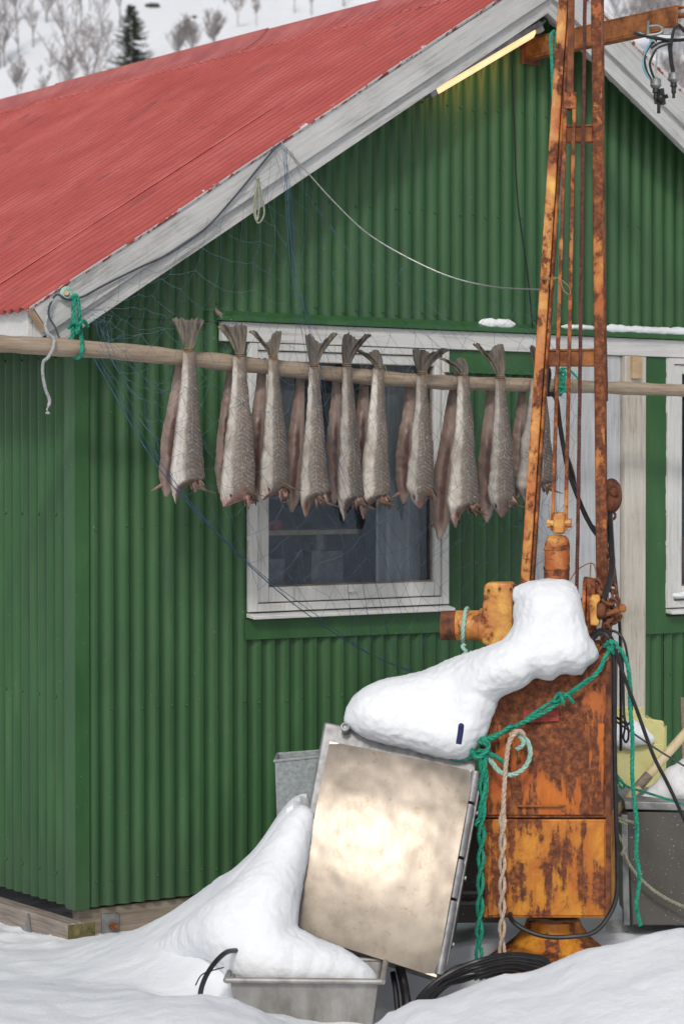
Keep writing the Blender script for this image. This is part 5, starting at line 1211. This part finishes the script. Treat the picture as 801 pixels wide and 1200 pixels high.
# ------------------------------------------------------------------ hillside vegetation
def hit(px, py):                     # where the line of sight meets the hillside
    Y = 80.
    r = ray(px, py); r = r/r.dot(F)
    while Y < 500:
        p = C + r*Y; X = r.dot(R)*Y
        if p.z < gz(X, Y): return p, Y
        Y += .5
    return C + r*200, 200
def birch(px, py, hpx, spread, seed, lab, trunk=1, dense=1.0, vis=True):
    p, Y = hit(px, py); H = hpx*Y/FPX; r_ = random.Random(seed)
    root = empty('bare_birch', p, lab, 'tree', 'bare trees on the snowy hillside')
    tm = MB(); bm2 = MB()
    for s_ in range(trunk):
        lean = r_.uniform(-.12,.12)*(1+trunk*.5); h = H*r_.uniform(.8,1); b0 = p + R*r_.uniform(-.02,.02)*H*trunk
        pts = [b0 + UP*(h*k/8) + R*(lean*h*(k/8)**1.4 + r_.uniform(-.01,.01)*h) + F*r_.uniform(-.015,.015)*h for k in range(9)]; pts[0] = b0 - UP*.3
        tm.tube(pts, [max(.012, (.017/ (1+.3*trunk))*H*(1-k/9)) for k in range(9)], 5)
        nb = int(17*dense)
        for q in range(nb):
            t = r_.uniform(.22,.98); i = int(t*8); base_ = pts[i].lerp(pts[min(8,i+1)], t*8-i); a = r_.uniform(0, 2*math.pi); L = H*spread*(1.12-t)*r_.uniform(.5,1)
            dr_ = (R*math.cos(a)+F*math.sin(a))*.62 + UP*r_.uniform(.5,.95)
            bp = [base_ + dr_*L*k/4 + UP*(L*.05*k*k/4) + R*r_.uniform(-.03,.03)*L for k in range(5)]
            bm2.tube(bp, [max(.016,.0065*H*(1-t)*(1-k/5)+.012) for k in range(5)], 3, False)
            for w in range(int(5*dense)):
                k = r_.uniform(.8,4); i2 = min(3,int(k)); b3 = bp[i2].lerp(bp[i2+1], k-i2); a2 = r_.uniform(0, 2*math.pi); l3 = L*r_.uniform(.25,.55)
                d3 = (R*math.cos(a2)+F*math.sin(a2))*.6 + UP*.8
                bm2.tube([b3, b3+d3*l3*.5+R*r_.uniform(-.04,.04)*l3, b3+d3*l3], [.020,.017,.012], 3, False)
    tm.build('trunk', M['bark'], root); bm2.build('branches', M['twig'], root)
    return root
TR = [(4,80,90,.42,2,1.3,'dense bare birch cluster at the left edge above the roof'), (22,110,40,.5,3,1.,'low bare birch beside the left edge outcrop'), (38,62,75,.36,1,1.,'slim bare birch right of the left edge cluster'),
 (52,130,48,.45,2,.8,'small bare birch just above the ridge at the far left'), (84,112,118,.42,1,1.5,'tall bare birch with a visible trunk left of the spruce'), (72,118,60,.5,2,.9,'bushy young birch at the foot of the tall birch'), (104,108,95,.42,2,1.3,'many-stemmed bare birch right beside the spruce'),
 (92,28,60,.4,2,1.,'bare birch high on the slope above the tall birch'), (120,30,48,.45,2,1.,'bare birch high on the slope above the spruce'), (140,20,60,.35,1,1.,'thin bare birch at the top edge above the spruce'),
 (205,72,40,.55,3,1.2,'grey shrub just left of the twin shrub behind the roof'), (225,70,46,.55,3,1.3,'wide grey shrub in the middle behind the roof'), (252,55,40,.55,3,1.3,'grey shrub at the right of the row behind the roof'),
 (278,20,26,.6,2,.8,'small bare shrub above the row, near the ridge'), (300,22,24,.6,2,.8,'tiny bare shrub on the open snow above the ridge'), (18,25,50,.5,2,1.,'bare birch in the top left corner'), (55,22,50,.45,2,1.,'faint bare birch beside the top left corner'),
 (730,60,80,.5,3,1.2,'brown shrub behind the beam at the top right'), (762,48,75,.5,3,1.4,'dense brown shrub between the beam and the right edge'), (790,60,90,.5,3,1.5,'dense brown shrub at the top right corner'), (800,120,70,.5,3,1.2,'brown shrub just outside the right bargeboard'),
 (785,100,40,.5,2,1.2,'low brown shrub above the right bargeboard'), (365,8,30,.5,2,.8,'sparse bare shrub at the top edge near the ridge end')]
for i, (a, b, h, sp_, tk, dn_, lab) in enumerate(TR): birch(a, b + h*.12, h*1.3, sp_*1.1, i+10, lab, tk, dn_)
r9 = random.Random(21)
for i in range(18):
    a = r9.choice((r9.uniform(0, 130), r9.uniform(180, 420))); yl = 118 - .262*a
    b = r9.uniform(-10, max(2, yl-6)) if yl > 0 else 0
    h9, w9 = r9.uniform(38, 85), r9.uniform(.25,.4)
    if i == 5: continue
    birch(a, b+6, h9, w9, i+60, 'one of the faint thin bare saplings scattered over the snow above the roof ridge', 1, .6)
# spruce
p, Y = hit(154, 96); H = 92*Y/FPX; r_ = random.Random(4)
spr = empty('spruce', p, 'small dark green spruce standing on the snow above the roof ridge', 'tree')
x_ = MB(); x_.tube([p-UP*.3, p+UP*H], [.05*H*.4, .01], 6); x_.build('trunk', M['bark'], spr)
x_ = MB(); nd = MB()
for k in range(30):
    t = .04+.94*k/30; n6 = 6
    for q in range(n6):
        a = r_.uniform(0, 2*math.pi); L = H*.36*(1.02-t)**.7*r_.uniform(.35,1.2)
        if t < .2: L *= 1.7*r_.uniform(.5,1.2)
        d = R*math.cos(a)+F*math.sin(a); b0 = p+UP*H*t
        for w in range(9):
            f_ = (w+1)/9; c_ = b0 + d*L*f_ + UP*(-.25*L*f_ + .30*L*f_*f_)
            x_.v; s_ = H*.035*(1.2-f_*.5)
            for z in range(3):
                v1 = Vector((r_.uniform(-1,1), r_.uniform(-1,1), r_.uniform(-.8,.5))).normalized()*s_; v2 = (d*.7+Vector((r_.uniform(-.5,.5), r_.uniform(-.5,.5), r_.uniform(-.2,.8)))).normalized()*s_*1.5
                nd.add([c_-v1*.35, c_+v1*.35, c_+v2], [(0,1,2)])
nd.build('crown', M['needles'], spr, smooth=False)
# rocks
def rock(px, py, w, h, lab, seed):
    p, Y = hit(px, py); k = Y/FPX; r_ = random.Random(seed); b = MB(); b.sphere(p, 1, 7, (w*k, w*k*.8, h*k), (R, F, UP))
    b.v = [v + (v-p)*fbm((v-p).x*1.5+seed, (v-p).y*1.5, (v-p).z*1.5)*.6 for v in b.v]
    return single('rock', b, M['rock'], lab, 'rock', 'dark rocks poking through the hillside snow')
for i, (a, b, w, h, lab) in enumerate([(52,51,4.5,6,'single upright dark rock between the birches'), (24,97,5,3,'low dark rock left of the tall birch foot'), (30,117,9,3,'long flat dark rock just above the ridge'), (2,124,6,4,'dark rock touching the roof at the left edge'),
    (180,6,9,2.6,'leftmost dark slab of the broken rock band at the top'), (201,5,6,4.2,'middle dark rock of the broken band at the top'), (216,15,8,4.2,'right lower rock of the broken band at the top'), (228,19,3,1.8,'tiny rightmost rock of the broken band'), (46,116,4,2.4,'small brownish rock right of the long flat rock')]): rock(a, b, w, h, lab, i)

# ------------------------------------------------------------------ camera, light, world
cam = bpy.data.cameras.new('camera'); co = bpy.data.objects.new('camera', cam); col.objects.link(co)
cam.sensor_fit = 'HORIZONTAL'; cam.sensor_width = 24; cam.lens = 24*FPX/801; cam.clip_end = 3000; cam.clip_start = .1
co.location = C
fw = F*math.cos(PITCH) - UP*math.sin(PITCH); up = R.cross(fw)
co.matrix_world = Matrix((( R.x, up.x, -fw.x, C.x), (R.y, up.y, -fw.y, C.y), (R.z, up.z, -fw.z, C.z), (0,0,0,1)))
cam.dof.use_dof = True; cam.dof.focus_distance = 9.1; cam.dof.aperture_fstop = 5.6
scn.camera = co

EL = rad(39); az = rad(7)          # sun behind the camera, a little to its left
sv = (-F*math.cos(az) - R*math.sin(az)); sv = sv*math.cos(EL) + UP*math.sin(EL)
sun = bpy.data.lights.new('sun', 'SUN'); sun.energy = 1.38; sun.angle = rad(7); sun.color = (1, .95, .88)
so_ = bpy.data.objects.new('sun', sun); col.objects.link(so_); so_.rotation_euler = sv.to_track_quat('Z', 'Y').to_euler()
w = bpy.data.worlds.new('World'); scn.world = w; w.use_nodes = True; nt = w.node_tree
bg = nt.nodes['Background']; sky = nt.nodes.new('ShaderNodeTexSky'); sky.sky_type = 'NISHITA'; sky.sun_disc = False
sky.sun_elevation = EL; sky.sun_rotation = math.atan2(sv.x, sv.y); sky.air_density = 1.2; sky.dust_density = 2.5; sky.ozone_density = 1
hs_ = nt.nodes.new('ShaderNodeHueSaturation'); hs_.inputs['Saturation'].default_value = .5
nt.links.new(sky.outputs[0], hs_.inputs['Color']); nt.links.new(hs_.outputs[0], bg.inputs[0]); bg.inputs[1].default_value = .12
scn.view_settings.view_transform = 'Standard'; scn.view_settings.look = 'None'; scn.view_settings.exposure = 0; scn.view_settings.gamma = 1
for o in bpy.data.objects:
    if '_o' in o: del o['_o']
